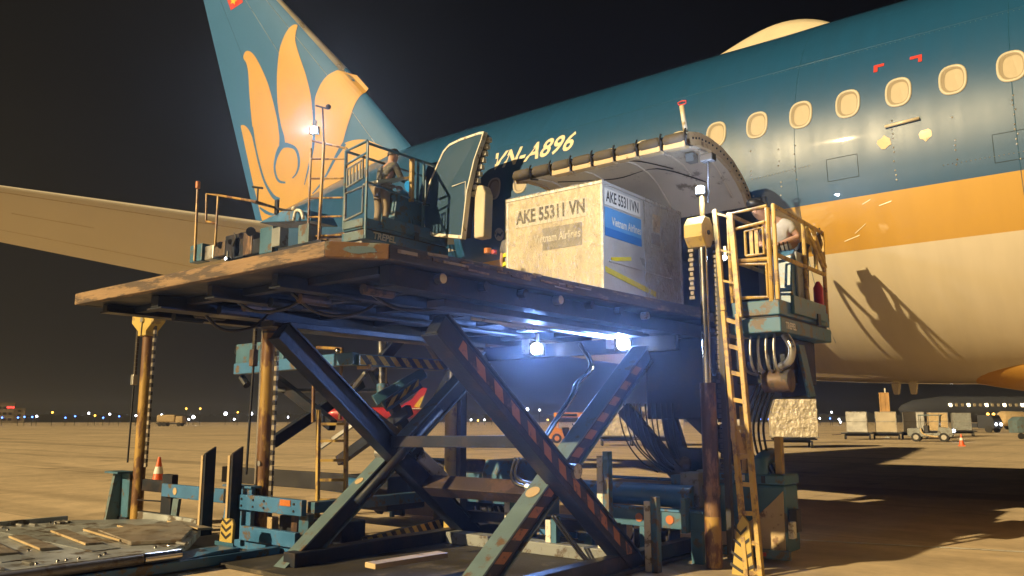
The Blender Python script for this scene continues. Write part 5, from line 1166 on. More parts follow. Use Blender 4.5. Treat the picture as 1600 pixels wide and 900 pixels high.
# raised frame: blue front beam, hazard flank beam
FR = part('frame_beam', MB().beam(PY(370, 577, 7.4), PY(556, 560, 7.4), .12, .17), 'loader_paint_blue', L2, bevel=.012)
q0, q1 = PX(556, 562, -8.6), PX(690, 571, -8.6)
part('frame_beam', MB().beam(q0, q1, .12, .16), 'loader_paint', L2, bevel=.012)
strip('hazard_strip', q0 + Vector((0, .03, 0)), q1, (0, 0, 1), .13, Vector((.064, 0, 0)), 'hazard_yellow', L2)
part('frame_box', MB().beam(PY(380, 555, 8.2), PY(455, 548, 8.2), .3, .35), 'loader_paint', L2, bevel=.02)
part('frame_plate', MB().beam(PY(420, 610, 7.8), PY(600, 610, 9.2), .3, .05), 'grey_panel', L2, bevel=.01)
part('winch', MB().tube([PY(378, 590, 7.5), PY(386, 602, 7.5)], .06, 10), 'dark_steel', L2)
for pts in (((663, 582, 8.7), (585, 626, 8.1)), ((655, 598, 8.3), (600, 636, 7.9)), ((560, 635, 7.6), (640, 695, 9.5)), ((425, 692, 7.2), (565, 598, 8.8)), ((372, 545, 8.2), (520, 665, 7.8)), ((530, 720, 8.9), (640, 640, 8.9))):
    (xa, ya, da), (xb, yb, db) = pts
    part('brace_leg', MB().beam(PY(xa, ya, da), PY(xb, yb, db), .12, .16, up=(0, 0, 1)), 'loader_paint' if ya < 640 and xa > 600 else 'dark_steel', L2, bevel=.01)
pa, pb = PY(655, 598, 8.24), PY(604, 634, 7.84)
strip('hazard_strip', pa, pb, (0, 0, 1), .09, Vector((.05, -.06, 0)), 'hazard_yellow', L2)
part('thin_brace', MB().beam(PY(548, 612, 8.0), PY(572, 582, 8.0), .05, .05), 'galvanised', L2); part('thin_brace', MB().beam(PY(500, 700, 7.8), PY(565, 655, 7.9), .05, .05), 'galvanised', L2)
C2 = part('lift_ram', MB().tube([PY(599, 625, 9.0), PY(598, 600, 9.0)], .10, 14), 'loader_paint', L2, smooth=True, auto=True)
part('chrome_rod', MB().tube([PY(598, 600, 9.0), PY(597, 534, 9.0)], .075, 14), 'chrome', C2, smooth=True, auto=True)
# upper stage: scissor legs reaching the high bridge and basket
for x in (-9.75,):
    part('upper_leg', MB().beam((x, 8.9, 2.5), (x, 10.6, 4.15), .12, .18), 'dark_steel', L2, bevel=.01); part('upper_leg', MB().beam((x - .16, 10.6, 2.5), (x - .16, 8.9, 4.15), .12, .18), 'dark_steel', L2, bevel=.01)
    part('lower_leg', MB().beam((x, 8.9, .2), (x, 10.6, 2.4), .12, .18), 'dark_steel', L2, bevel=.01); part('lower_leg', MB().beam((x - .16, 10.6, .2), (x - .16, 8.9, 2.4), .12, .18), 'dark_steel', L2, bevel=.01)
part('bridge_deck', MB().box(-14.85, -10.85, 8.5, 10.75, 4.18, 4.36), 'loader_paint', L2, bevel=.015)
# bridge clutter and left railing
rl = lambda *p, r=.024, m='mast_ochre': part('rail', MB().tube([Vector(q) for q in p], r, 8), m, L2, smooth=True, auto=True)
P8 = lambda a, b, y=8.6: PY(a, b, y)
rl(P8(304, 408), P8(309, 296), r=.028); part('beacon', MB().tube([P8(309, 294), P8(309.5, 284)], .045, 12), 'beacon_amber', L2, smooth=True, auto=True)
rl(P8(322, 345), P8(323, 303), P8(341, 305), P8(400, 315), PY(440, 328, 9.4)); rl(P8(336, 385), P8(341, 306)); rl(P8(322, 346), P8(338, 349))
for a, b, c_, d_, m in ((303, 385, 320, 408, 'loader_paint'), (326, 386, 338, 405, 'galvanised'), (358, 370, 386, 402, 'dark_steel'), (372, 372, 380, 402, 'loader_paint'), (412, 358, 430, 395, 'loader_paint'), (430, 358, 442, 385, 'grey_panel'), (340, 380, 356, 400, 'rusty_steel'), (386, 365, 398, 398, 'mast_brown'), (400, 375, 412, 396, 'dark_steel')):
    A, B = P8(a, b, 8.7), P8(c_, d_, 8.7); part('bridge_fitting', MB().box(min(A.x, B.x), max(A.x, B.x), 8.62, 8.82, B.z, A.z), m, L2, bevel=.02)
for a, b, r_ in ((345, 383, .07), (392, 362, .09), (378, 368, .06), (360, 378, .05)): part('bridge_roller', MB().tube([P8(a, b, 8.6), P8(a, b, 8.75)], r_, 12), 'dark_steel', L2)
part('lever', MB().tube(smooth_pts([P8(363, 385), P8(368, 372), P8(366, 364)]), .012, 6), 'rubber', L2)
work_lamp(L2, P8(353, 404, 8.5), (.3, -1, -.1), .03, lens='led_lens_far', energy=5, spot=140)
part('blue_cover', MB().prism([(PY(404, 348, 9).x, PY(404, 348, 9).z), (PY(488, 348, 9).x, PY(488, 345, 9).z), (PY(480, 328, 9).x, PY(480, 328, 9).z), (PY(440, 330, 9).x, PY(440, 330, 9).z)], 'y', 9.0, 9.6), 'loader_paint_blue', L2, bevel=.02)
A, B = PY(466, 352, 8.8), PY(483, 374, 8.8)
part('ribbed_box', MB().box(A.x, PY(482, 360, 8.8).x, 8.8, 9.1, B.z - .06, A.z), 'leg_paint', L2, bevel=.012)
part('bridge_skirt', MB().box(PY(440, 385, 8.7).x, -11.0, 8.62, 8.75, 4.37, 4.62), 'dark_steel', L2, bevel=.012)
part('white_handle', MB().tube(smooth_pts([P8(459, 345, 8.9), P8(462, 330, 8.9), P8(470, 330, 8.9), P8(474, 342, 8.9)], 3), .03, 8), 'white_paint', L2, smooth=True)
part('white_knob', MB().sphere(P8(459, 326, 8.9), .045, 8, 6), 'white_paint', L2, smooth=True)
rl(P8(395, 316, 9.2), P8(440, 327, 9.2), P8(458, 330, 9.2), r=.02, m='dark_steel'); rl(P8(402, 317, 9.2), P8(403, 294, 9.2), r=.018, m='dark_steel'); rl(P8(395, 292, 9.2), P8(410, 294, 9.2), r=.022, m='dark_steel')
part('vise_post', MB().beam(P8(432, 335, 9.2), P8(433, 312, 9.2), .1, .06), 'dark_steel', L2, bevel=.02)
part('access_plate', MB().box(PY(485, 368, 9).x, PY(538, 372, 9).x, 9.0, 9.1, 4.5, 4.8), 'mast_brown', L2, bevel=.01)
# cage ladder and lamp post
c0, c1, c2, c3 = P8(481, 372, 8.95), P8(487, 215, 8.95), P8(538, 370, 8.95), P8(541, 232, 8.95)
rl(c0, P8(486, 232, 8.95), r=.022); rl(c2, c3, r=.03)
rl(P8(498, 375, 8.85), P8(506, 222, 8.85), r=.03); part('lamp_stalk', MB().tube([P8(506, 222, 8.85), P8(504, 168, 8.85)], .016, 6), 'dark_steel', L2); part('stalk_arm', MB().tube([P8(494, 165, 8.85), P8(512, 170, 8.85)], .018, 6), 'dark_steel', L2)
part('stalk_camera', MB().sphere(P8(513, 167, 8.85), .05, 8, 6), 'dark_steel', L2)
for t, dm in ((.02, 0), (.23, 0), (.44, 0), (.66, 0), (.88, 0)): rl(lerp(c0, P8(486, 232, 8.95), t), lerp(c2, c3, t), r=.018)
rl(P8(488, 220, 8.95), P8(541, 232, 8.95), r=.02)
work_lamp(L2, P8(490, 203, 8.8), (.6, -1, -.1), .07, energy=480, spot=110)
# basket of the second loader
BK2, rail2, zt2 = basket(L2, -10.78, -10.17, 8.88, 10.90, 4.92, 'loader_paint', 'loader_paint')
xr, xl, y0, y1, zf = -10.20, -10.76, 8.9, 10.86, 4.92
T2 = 6.22
RM = 'loader_paint'
rail2((xr, y0, zf - .3), (xr, y0, T2), (xr, y1, T2 + .0), r=.03); rail2((xr, y0, zf + .62), (xr, y1, zf + .5), r=.02); rail2((xr, y1 - .3, zf), (xr, y1 - .3, T2)); rail2((xr, y0 + 1.35, zf), (xr, y0 + 1.35, T2)); rail2((xr, y0 + 1.05, zf + .5), (xr, y0 + 1.05, T2 - .02), r=.05, m='yellow_paint')
rail2((xr, y0 + 1.2, zf + .5), (xr, y0 + 1.2, T2)); rail2((xr, y1 - .35, T2), (xr, y1 + .25, zf + .65), r=.018); rail2((xr, y1, T2), (xr, y1 + .2, T2 - .05))
rail2((xl, y0, zf - .1), (xl, y0, T2 - .03), (xr, y0, T2 + .04)); rail2((xl, y0, T2 - .28), (xr, y0, T2 - .16), r=.02); rail2((xl, y0, zf + .50), (xr, y0, zf + .56), r=.02); rail2((xl, y0, T2 - .03), (xl, y1, T2 - .03), (xl, y1, zf))
GT2 = part('gate', MB().tube([(xl + .05, y0 - .02, zf + .02), (xl + .05, y0 - .02, zf + .5), (xr - .06, y0 - .02, zf + .55), (xr - .06, y0 - .02, zf + .1), (xl + .05, y0 - .02, zf + .02)], .022, 8), 'grey_panel', BK2)
part('gate_grille', MB().tube([(xl + .08, y0 - .02, zf + .60), (xr - .08, y0 - .02, zf + .70), (xr - .08, y0 - .02, zf + 1.02), (xl + .08, y0 - .02, zf + .93), (xl + .08, y0 - .02, zf + .60)], .02, 8), 'grey_panel', GT2)
for i in range(4): part('gate_slat', MB().box(xl + .14 + .085 * i, xl + .17 + .085 * i, y0 - .03, y0 - .012, zf + .63 + .015 * i, zf + .95 + .015 * i), 'grey_panel', GT2)
part('step_plate', MB().box(xl + .02, xr - .03, y0 - .04, y0 - .012, zf - .14, zf + .0), 'leg_paint', BK2, bevel=.01)
part('step_plate', MB().box(xl + .06, xr + .0, y0 - .04, y0 - .012, zf - .36, zf - .20), 'leg_paint', BK2, bevel=.01)
place_text('maker_name', 'TREPEL', 0.16, 'white_print', BK2, lambda u, v, w: (-10.166, 9.30 + u, 4.64 + v), bold=.006, shear=.15)
part('console', MB().prism([(9.62, zf), (10.05, zf), (10.15, zf + .62), (9.85, zf + .72), (9.7, zf + .6)], 'x', -10.66, -10.3), 'loader_paint', BK2, bevel=.015)
part('console_top', MB().prism([(9.2, zf + .68), (9.95, zf + .92), (9.95, zf + .98), (9.2, zf + .74)], 'x', -10.66, -10.26), 'galvanised', BK2, bevel=.012)
part('control_screen', MB().tube([(-10.25, 9.92, zf + .78), (-10.23, 9.92, zf + .78)], .10, 16), 'control_screen', BK2)
part('side_panel', MB().prism([(10.15, zf), (10.5, zf), (10.5, zf + .58), (10.0, zf + .60)], 'x', -10.5, -10.30), 'loader_paint', BK2, bevel=.012)
part('side_panel', MB().prism([(10.4, zf - .1), (10.52, zf - .1), (10.6, zf + .5), (10.48, zf + .5)], 'x', -10.4, -10.2), 'rusty_steel', BK2, bevel=.012)
part('grille', MB().box(xl + .1, xr - .05, y0 - .03, y0 - .01, 4.40, 4.53), 'galvanised', BK2)
part('beacon', MB().tube([PY(762, 396, 8.0), PY(762, 388, 8.0)], .05, 10), 'beacon_amber', LD); part('beacon', MB().tube([PY(780 - 8, 397, 8.2), PY(772, 391, 8.2)], .04, 10), 'red_print', LD)

# ================================================================== PEOPLE
def skin_obj(name, m, parent, verts, edges, radii, root=0, sub=2, lab=None):
    O = origin(parent); me = bpy.data.meshes.new(name); me.from_pydata([Vector(v) - O for v in verts], edges, [])
    me.materials.append(MATS[m]); o = bpy.data.objects.new(name, me); COL.objects.link(o); o.parent = parent
    sk = o.modifiers.new('skin', 'SKIN'); sk.use_smooth_shade = True
    if not me.skin_vertices: me.attributes.new('x', 'FLOAT', 'POINT')
    for i, r_ in enumerate(radii):
        d = me.skin_vertices[0].data[i]; d.radius = (r_, r_) if not isinstance(r_, tuple) else r_; d.use_root = (i == root)
    sb = o.modifiers.new('subdivision', 'SUBSURF'); sb.levels = sb.render_levels = sub
    return label(o, lab)
def person(name, lab, group, J, shirt, trousers, sleeve='short', vest=False, face=(0, 1, 0), parent_loc=None):
    """J: world joints. Body = one skinned figure; clothes and hair are children."""
    P = {k: Vector(v) for k, v in J.items()}
    T = thing(name, lab, 'person', parent_loc or ((P['foot_l'] + P['foot_r']) / 2), group)
    f = Vector(face).normalized(); side = f.cross(Vector((0, 0, 1))).normalized()
    vs, es, rs, idx = [], [], [], {}
    def V(k, p, r_, frm=None):
        idx[k] = len(vs); vs.append(p); rs.append(r_)
        if frm: es.append((idx[frm], idx[k]))
    hd = (P['head'] - P['neck']).normalized()
    V('pelvis', P['pelvis'], .125); V('belly', P['pelvis'].lerp(P['chest'], .5), .118, 'pelvis'); V('chest', P['chest'], .135, 'belly'); V('neck', P['neck'], .055, 'chest')
    V('jaw', P['neck'] + hd * .10 + f * .02, .068, 'neck'); V('head', P['neck'] + hd * .185, .092, 'jaw'); V('crown', P['neck'] + hd * .255, .07, 'head')
    V('nose', P['neck'] + hd * .145 + f * .115, .014, 'jaw')
    for s_ in 'lr':
        sh, el, wr = P['shoulder_' + s_], P['elbow_' + s_], P['wrist_' + s_]
        V('sh' + s_, sh, .062, 'chest'); V('el' + s_, el, .042, 'sh' + s_); V('fa' + s_, el.lerp(wr, .4), .040, 'el' + s_); V('wr' + s_, wr, .026, 'fa' + s_)
        hip, kn, ft = P['hip_' + s_], P['knee_' + s_], P['foot_' + s_]
        V('hip' + s_, hip, .088, 'pelvis'); V('kn' + s_, kn, .058, 'hip' + s_); V('ca' + s_, kn.lerp(ft, .35), .056, 'kn' + s_); V('an' + s_, ft + Vector((0, 0, .08)), .036, 'ca' + s_); V('toe' + s_, ft + f * .17 + Vector((0, 0, .035)), .035, 'an' + s_)
        d = (wr - el).normalized(); ac = d.cross(f if abs(d.dot(f)) < .9 else Vector((0, 0, 1))).normalized()
        V('palm' + s_, wr + d * .06, .030, 'wr' + s_)
        cl = (f * .4 - Vector((0, 0, .6))).normalized()
        for k, (of, ln) in enumerate(((-.027, .066), (-.009, .078), (.010, .074), (.027, .058))):
            b = wr + d * .092 + ac * of; V(f'k{k}{s_}', b, .0095, 'palm' + s_); V(f'm{k}{s_}', b + d * ln * .5 + cl * .008, .0088, f'k{k}{s_}'); V(f't{k}{s_}', b + d * ln * .85 + cl * .035, .0075, f'm{k}{s_}')
        V('th' + s_, wr + d * .045 - ac * .04, .011, 'palm' + s_); V('tt' + s_, wr + d * .08 - ac * .058 + cl * .01, .009, 'th' + s_)
    body = skin_obj('body', 'skin', T, vs, es, rs)
    # shirt
    v2, e2, r2, ix = [], [], [], {}
    def U(k, p, r_, frm=None):
        ix[k] = len(v2); v2.append(p); r2.append(r_)
        if frm: e2.append((ix[frm], ix[k]))
    U('p', P['pelvis'] - (P['chest'] - P['pelvis']).normalized() * .05, .15); U('b', P['pelvis'].lerp(P['chest'], .5), .145, 'p'); U('c', P['chest'], .158, 'b'); U('n', P['chest'].lerp(P['neck'], .8), .07, 'c')
    for s_ in 'lr':
        sh, el, wr = P['shoulder_' + s_], P['elbow_' + s_], P['wrist_' + s_]
        U('s' + s_, sh, .078, 'c'); U('e' + s_, sh.lerp(el, .62) if sleeve == 'short' else el, .068 if sleeve == 'short' else .056, 's' + s_)
        if sleeve == 'long': U('w' + s_, el.lerp(wr, .92), .042, 'e' + s_)
    skin_obj('shirt', shirt, T, v2, e2, r2)
    v3, e3, r3 = [P['pelvis'] + Vector((0, 0, .02))], [], [.14]
    for s_ in 'lr':
        b = len(v3); v3 += [P['hip_' + s_], P['knee_' + s_], P['foot_' + s_] + Vector((0, 0, .07))]; r3 += [.10, .078, .062]; e3 += [(0, b), (b, b + 1), (b + 1, b + 2)]
    skin_obj('trousers', trousers, T, v3, e3, r3)
    for s_ in 'lr':
        ft = P['foot_' + s_]; part('shoe', MB().sphere(ft + f * .07 + Vector((0, 0, .045)), .075, 12, 8, (abs(f.x) * .9 + .6, abs(f.y) * .9 + .6, .6)), 'black_plastic', T, smooth=True)
    hc = P['neck'] + hd * .215 - f * .012
    hmb = MB(); n, m_ = 16, 8
    for i in range(m_ + 1):
        t = math.pi * .62 * i / m_
        for k in range(n):
            a = 2 * math.pi * k / n; loc = hd * math.cos(t) * .112 + (f * math.cos(a) + side * math.sin(a)) * math.sin(t) * .105
            if i == m_ and math.cos(a) > .2: loc = hd * math.cos(t * .62) * .112 + (f * math.cos(a) + side * math.sin(a)) * math.sin(t * .62) * .105
            hmb.v.append(hc + loc)
    for i in range(m_):
        for k in range(n): hmb.f.append((i * n + k, i * n + (k + 1) % n, (i + 1) * n + (k + 1) % n, (i + 1) * n + k))
    part('hair', hmb, 'hair', T, smooth=True)
    for s_ in (-1, 1):
        part('ear', MB().sphere(P['neck'] + hd * .16 + side * s_ * .098, .026, 8, 6, (.5, .7, 1)), 'skin', T, smooth=True)
        part('eye', MB().sphere(P['neck'] + hd * .175 + f * .085 + side * s_ * .034, .012, 8, 6), 'white_print', T, smooth=True)
    if vest:
        for zz in (.22, .62):
            c = P['pelvis'].lerp(P['chest'], zz); mb = MB(); n = 20
            for dz in (-.03, .03):
                for k in range(n): a = 2 * math.pi * k / n; mb.v.append(c + Vector((.185 * math.cos(a), .165 * math.sin(a), dz)))
            mb.f = [(k, (k + 1) % n, n + (k + 1) % n, n + k) for k in range(n)]; part('reflective_band', mb, 'reflective_yellow', T, smooth=True)
    return T
x, y, z = -10.62, 9.62, 4.86
person('person', 'person in camouflage shirt and khaki trousers standing in the high left basket', 'loading crew',
       dict(pelvis=(x, y, z + .80), chest=(x + .02, y + .12, z + 1.14), neck=(x + .02, y + .2, z + 1.30), head=(x + .01, y + .26, z + 1.5), shoulder_l=(x - .17, y + .15, z + 1.2), elbow_l=(x - .24, y + .2, z + .97), wrist_l=(x - .12, y + .42, z + .95),
            shoulder_r=(x + .20, y + .14, z + 1.21), elbow_r=(x + .27, y + .22, z + .98), wrist_r=(x + .2, y + .45, z + .97), hip_l=(x - .09, y, z + .76), knee_l=(x - .1, y + .04, z + .42), foot_l=(x - .11, y - .02, z + .01), hip_r=(x + .09, y, z + .76), knee_r=(x + .1, y + .04, z + .42), foot_r=(x + .11, y - .02, z + .01)),
       'camouflage', 'khaki_cloth', 'long')
x, y, z = -3.50, 9.98, 2.9
person('person', 'person in pale short sleeved shirt leaning over controls in the yellow railed basket', 'loading crew',
       dict(pelvis=(x, y, z + .78), chest=(x - .06, y - .28, z + 1.0), neck=(x - .13, y - .40, z + 1.12), head=(x - .2, y - .5, z + 1.24), shoulder_l=(x - .22, y - .30, z + 1.0), elbow_l=(x - .24, y - .42, z + .82), wrist_l=(x - .12, y - .52, z + .75),
            shoulder_r=(x + .10, y - .28, z + 1.02), elbow_r=(x + .17, y - .22, z + .88), wrist_r=(x + .02, y - .44, z + .78), hip_l=(x - .09, y, z + .74), knee_l=(x - .1, y + .02, z + .42), foot_l=(x - .1, y + .1, z + .0), hip_r=(x + .09, y, z + .74), knee_r=(x + .1, y + .02, z + .42), foot_r=(x + .11, y + .1, z + .0)),
       'pale_shirt', 'dark_cloth', 'short', face=(-.5, -1, -.3))
x, y, z = -7.72, 9.75, ZT
person('person', 'person in dark vest with yellow reflective bands standing beside the wrapped container', 'loading crew',
       dict(pelvis=(x, y, z + .93), chest=(x, y + .02, z + 1.28), neck=(x + .03, y + .04, z + 1.46), head=(x + .05, y + .07, z + 1.66), shoulder_l=(x - .19, y + .02, z + 1.36), elbow_l=(x - .25, y + .02, z + 1.10), wrist_l=(x - .25, y + .1, z + .87),
            shoulder_r=(x + .19, y + .02, z + 1.36), elbow_r=(x + .27, y + .1, z + 1.15), wrist_r=(x + .3, y + .3, z + 1.1), hip_l=(x - .09, y, z + .88), knee_l=(x - .1, y + .02, z + .48), foot_l=(x - .1, y - .02, z + .0), hip_r=(x + .09, y, z + .88), knee_r=(x + .1, y + .03, z + .48), foot_r=(x + .1, y, z + .0)),
       'grey_vest', 'dark_cloth', 'short', vest=True)

# ================================================================== GROUND EQUIPMENT BEYOND THE AIRLINER
def wheel(parent, x, y, r, w, m='tyre'):
    t = part('wheel', MB().tube([(x - w / 2, y, r), (x + w / 2, y, r)], r, 16), m, parent, auto=True, smooth=True)
    part('hub', MB().tube([(x - w / 2 - .01, y, r), (x + w / 2 + .01, y, r)], r * .5, 12), 'hub', t, smooth=True, auto=True)
def make_dolly(w=2.4, d=1.7):
    T = thing('baggage_dolly', '', 'dolly')
    part('bed', MB().box(-w / 2, w / 2, 0, d, .44, .52), 'dark_steel', T, bevel=.01)
    for i in range(5): part('roller', MB().tube([(-w / 2 + .1, .15 + i * d / 5, .545), (w / 2 - .1, .15 + i * d / 5, .545)], .03, 8), 'galvanised', T)
    for x in (-w / 2 + .3, w / 2 - .3):
        for y in (.2, d - .2): wheel(T, x, y, .2, .12)
    part('axle_frame', MB().box(-w / 2 + .3, w / 2 - .3, d / 2 - .1, d / 2 + .1, .28, .438), 'dark_steel', T)
    part('tow_bar', MB().tube([(-w / 2, d / 2, .4), (-w / 2 - .7, d / 2, .35)], .035, 8), 'rusty_steel', T)
    return T
def make_uld(w=1.56, d=2.0, h=1.62, curve=.6, m='aluminium', round_top=True):
    T = thing('air_container', '', 'container')
    prof = [(0, 0), (d * .78, 0), (d, .4), (d, h - curve)] + [(d - curve * (1 - math.cos(t)) , h - curve + curve * math.sin(t)) for t in (.4, .8, 1.2, math.pi / 2)] + [(0, h)]
    part('shell', MB().prism(prof, 'x', -w / 2, w / 2), m, T, bevel=.02)
    for x in (-w / 2, w / 2 - .05): part('edge_post', MB().box(x, x + .05, -.012, -.002, .0, h), 'galvanised', T)
    for z in (0, h * .5, h - .05): part('cross_rail', MB().box(-w / 2 + .052, w / 2 - .052, -.012, -.002, z, z + .05), 'galvanised', T)
    return T
def settle(T, loc, rot): T.location = loc; T.rotation_euler = (0, 0, R(rot))
rot0 = YAW - 24
specs = [(1340, 687, 'aluminium', 'plain silver container on the leftmost dolly of the far row'), (1386, 687, 'warm_tan', 'tan container under a tall wooden crate in the far row'), (1430, 686, 'aluminium', 'silver container directly behind the small tow tractor'),
         (1468, 684, 'cream_panel', 'cream container right of the tow tractor in the far row'), (1505, 682, 'grey_panel', 'grey container at the right end of the far row')]
dl = ['dolly under the plain silver leftmost container of the far row', 'dolly under the tan container with the crate on top', 'dolly right behind the small tow tractor', 'dolly under the cream container in the far row', 'dolly under the grey container at the end of the far row']
first_d = first_c = None
for i, (px, py, m, lab) in enumerate(specs):
    p = PZ(px, py, 0)
    if first_d is None: first_d = make_dolly(); D_ = first_d
    else: D_ = copy_tree(first_d)
    D_['label'] = dl[i]; D_['group'] = 'dollies in the far row'; settle(D_, p, rot0)
    if first_c is None: first_c = make_uld(); C_ = first_c
    else:
        C_ = copy_tree(first_c); sh = C_.children[0] if C_.children[0].name.startswith('shell') else [c for c in C_.children if c.name.startswith('shell')][0]
        sh.data = sh.data.copy(); sh.data.materials.clear(); sh.data.materials.append(MATS[m])
    C_['label'] = lab; C_['group'] = 'containers in the far row'; settle(C_, p + Vector((0, 0, .576)), rot0)
    if i == 1: cp = p.copy()
CRT = thing('wooden_crate', 'tall slatted wooden crate standing on the tan container', 'crate')
part('crate_body', MB().box(-.36, .36, .3, 1.0, 0, 1.5), 'wood', CRT)
for z in (.0, .36, .72, 1.08, 1.42): part('slat', MB().box(-.385, .385, .27, .298, z, z + .09), 'wood', CRT)
for x in (-.36, -.04, .28): part('slat', MB().box(x, x + .09, .245, .268, 0, 1.5), 'wood', CRT)
settle(CRT, cp + Vector((0, 0, .576 + 1.62)), rot0)
PLE = thing('signal_pole', 'thin white pole rising beside the tall wooden crate', 'pole'); part('shaft', MB().tube([(0, 0, 0), (0, 0, 4.3)], .07, 8), 'white_paint', PLE, smooth=True); part('foot', MB().box(-.2, .2, -.2, .2, 0, .08), 'grey_panel', PLE); settle(PLE, PZ(1388, 684, 0), 0)
# tow tractor (grey-green, headlight lit)
TG = thing('tow_tractor', 'small grey tow tractor with canopy and lit headlight in the far row', 'tow tractor')
part('body', MB().prism([(-1.5, .35), (1.35, .35), (1.45, .55), (1.4, .95), (.55, 1.05), (.45, .62), (-.5, .6), (-.6, .95), (-1.5, .95)], 'y', -.6, .6), 'grey_panel', TG, bevel=.04)
part('fender', MB().tube(smooth_pts([(-.62, -.62, .95), (-.45, -.62, .55), (.2, -.62, .38), (.5, -.62, .38)]), .06, 8), 'cream_panel', TG, smooth=True)
part('canopy', MB().box(-.75, .75, -.62, .62, 1.85, 1.93), 'leg_paint', TG, bevel=.03)
for x in (-.7, .55):
    for y in (-.58, .58): part('canopy_post', MB().tube([(x, y, .9), (x * 1.0 - (.0 if x < 0 else -.1), y, 1.85)], .03, 8), 'grey_panel', TG)
part('windscreen', MB().box(.60, .62, -.55, .55, 1.05, 1.84), 'dark_glass', TG)
part('seat', MB().box(-.45, -.1, -.35, .35, .6, 1.15), 'black_plastic', TG, bevel=.05)
for x in (-.95, .85):
    for y in (-.58, .58):
        t = part('wheel', MB().tube([(x, y - .1, .32), (x, y + .1, .32)], .32, 16), 'tyre', TG, smooth=True, auto=True); part('hub', MB().tube([(x, y - .11, .32), (x, y + .11, .32)], .18, 12), 'hub', t, smooth=True, auto=True)
for y in (-.4, .4): part('headlight', MB().sphere((1.44, y, .78), .11, 10, 6), 'led_lens_far', TG, smooth=True)
settle(TG, PZ(1456, 690, 0), YAW - 32)
# orange baggage tractor
OT = thing('baggage_tractor', 'orange open baggage tractor with roof parked behind the scissor legs', 'tow tractor')
part('chassis', MB().prism([(-1.25, .28), (1.2, .28), (1.25, .72), (.95, 1.0), (.55, .98), (.38, .42), (-.28, .42), (-.45, .95), (-.85, 1.05), (-1.25, .85)], 'y', -.6, .6), 'orange_vehicle', OT, bevel=.04)
part('roof', MB().prism([(-.8, 1.72), (1.2, 1.72), (1.35, 1.82), (1.1, 2.05), (-.8, 2.05)], 'y', -.65, .65), 'orange_vehicle', OT, bevel=.04)
part('roof_window', MB().box(-.45, .6, -.662, -.652, 1.78, 1.97), 'dark_glass', OT)
for x, x2 in ((-.7, -.72), (.95, 1.0)):
    for y in (-.58, .58): part('roof_post', MB().tube([(x, y, .9), (x2, y, 1.73)], .045, 8), 'orange_vehicle', OT)
part('seat', MB().box(-.3, .1, -.4, .4, .42, 1.05), 'black_plastic', OT, bevel=.05)
part('steering_wheel', MB().tube([(.45, 0, 1.15), (.48, 0, 1.17)], .18, 14), 'black_plastic', OT)
for x in (-.8, .8):
    for y in (-.55, .55):
        t = part('wheel', MB().tube([(x, y - .1, .32), (x, y + .1, .32)], .32, 16), 'tyre', OT, smooth=True, auto=True); part('hub', MB().tube([(x, y - .11, .32), (x, y + .11, .32)], .17, 12), 'orange_vehicle', OT, smooth=True, auto=True)
settle(OT, PZ(886, 692, 0), YAW + 6)
# wrapped pallets on dollies
def make_wrapped(w, d, h, seed, shoulder=.5):
    T = thing('wrapped_pallet', '', 'wrapped cargo'); rn = random.Random(seed)
    part('base_plate', MB().box(-w / 2 - .05, w / 2 + .05, -.05, d + .05, 0, .05), 'galvanised', T)
    bm = bmesh.new(); bmesh.ops.create_cube(bm, size=1); bmesh.ops.subdivide_edges(bm, edges=bm.edges, cuts=14, use_grid_fill=True)
    from mathutils import noise
    mb = MB()
    for v in bm.verts:
        u, y, z = v.co.x, v.co.y + .5, v.co.z + .5
        p = Vector((u * w, y * d, .052 + z * h))
        lx = (-u * 2)                                        # left side falls away towards the top
        if lx > 0 and z > .55: p.x += (z - .55) * shoulder * lx * w * .55
        q = Vector((p.x * 2.3 + seed, p.y * 2.3, p.z * 2.3)); k = noise.noise(q) * .05 + noise.noise(q * 3) * .025
        p += Vector((u * 2, (y - .5) * 2, 0)) * k; mb.v.append(p)
    bm.verts.ensure_lookup_table(); bm.verts.index_update(); mb.f = [tuple(v.index for v in f.verts) for f in bm.faces]; bm.free()
    part('wrapped_load', mb, 'wrap_silver', T, smooth=True, auto=True)
    return T
for i, (px, py, w, d, h, seed, sh, rot, lab) in enumerate(((1243, 700, 2.5, 2.2, 2.1, 3, .5, YAW - 14, 'big shiny film wrapped cargo block right of the ladder'), (1150, 690, 2.0, 2.0, 2.0, 8, 1.0, YAW - 5, 'film wrapped cargo lump showing behind the ladder'),
        (1040, 697, 2.3, 2.0, 1.75, 12, .3, YAW + 4, 'film wrapped cargo block seen through the hanging hoses'), (965, 697, 2.3, 2.0, 1.75, 15, .2, YAW - 4, 'film wrapped cargo block beside the right scissor leg'))):
    p = PZ(px, py, 0); D_ = copy_tree(first_d); D_['label'] = lab.replace('film wrapped', 'cart with').replace('big shiny cart', 'low cart') if False else 'low dolly carrying the ' + lab.replace('film wrapped ', ''); D_['group'] = 'dollies behind the loader'; settle(D_, p, rot)
    wp = make_wrapped(w, d, h, seed, sh); wp['label'] = lab; wp['group'] = 'film wrapped cargo behind the loader'; settle(wp, p + Vector((0, 0, .576)), rot)
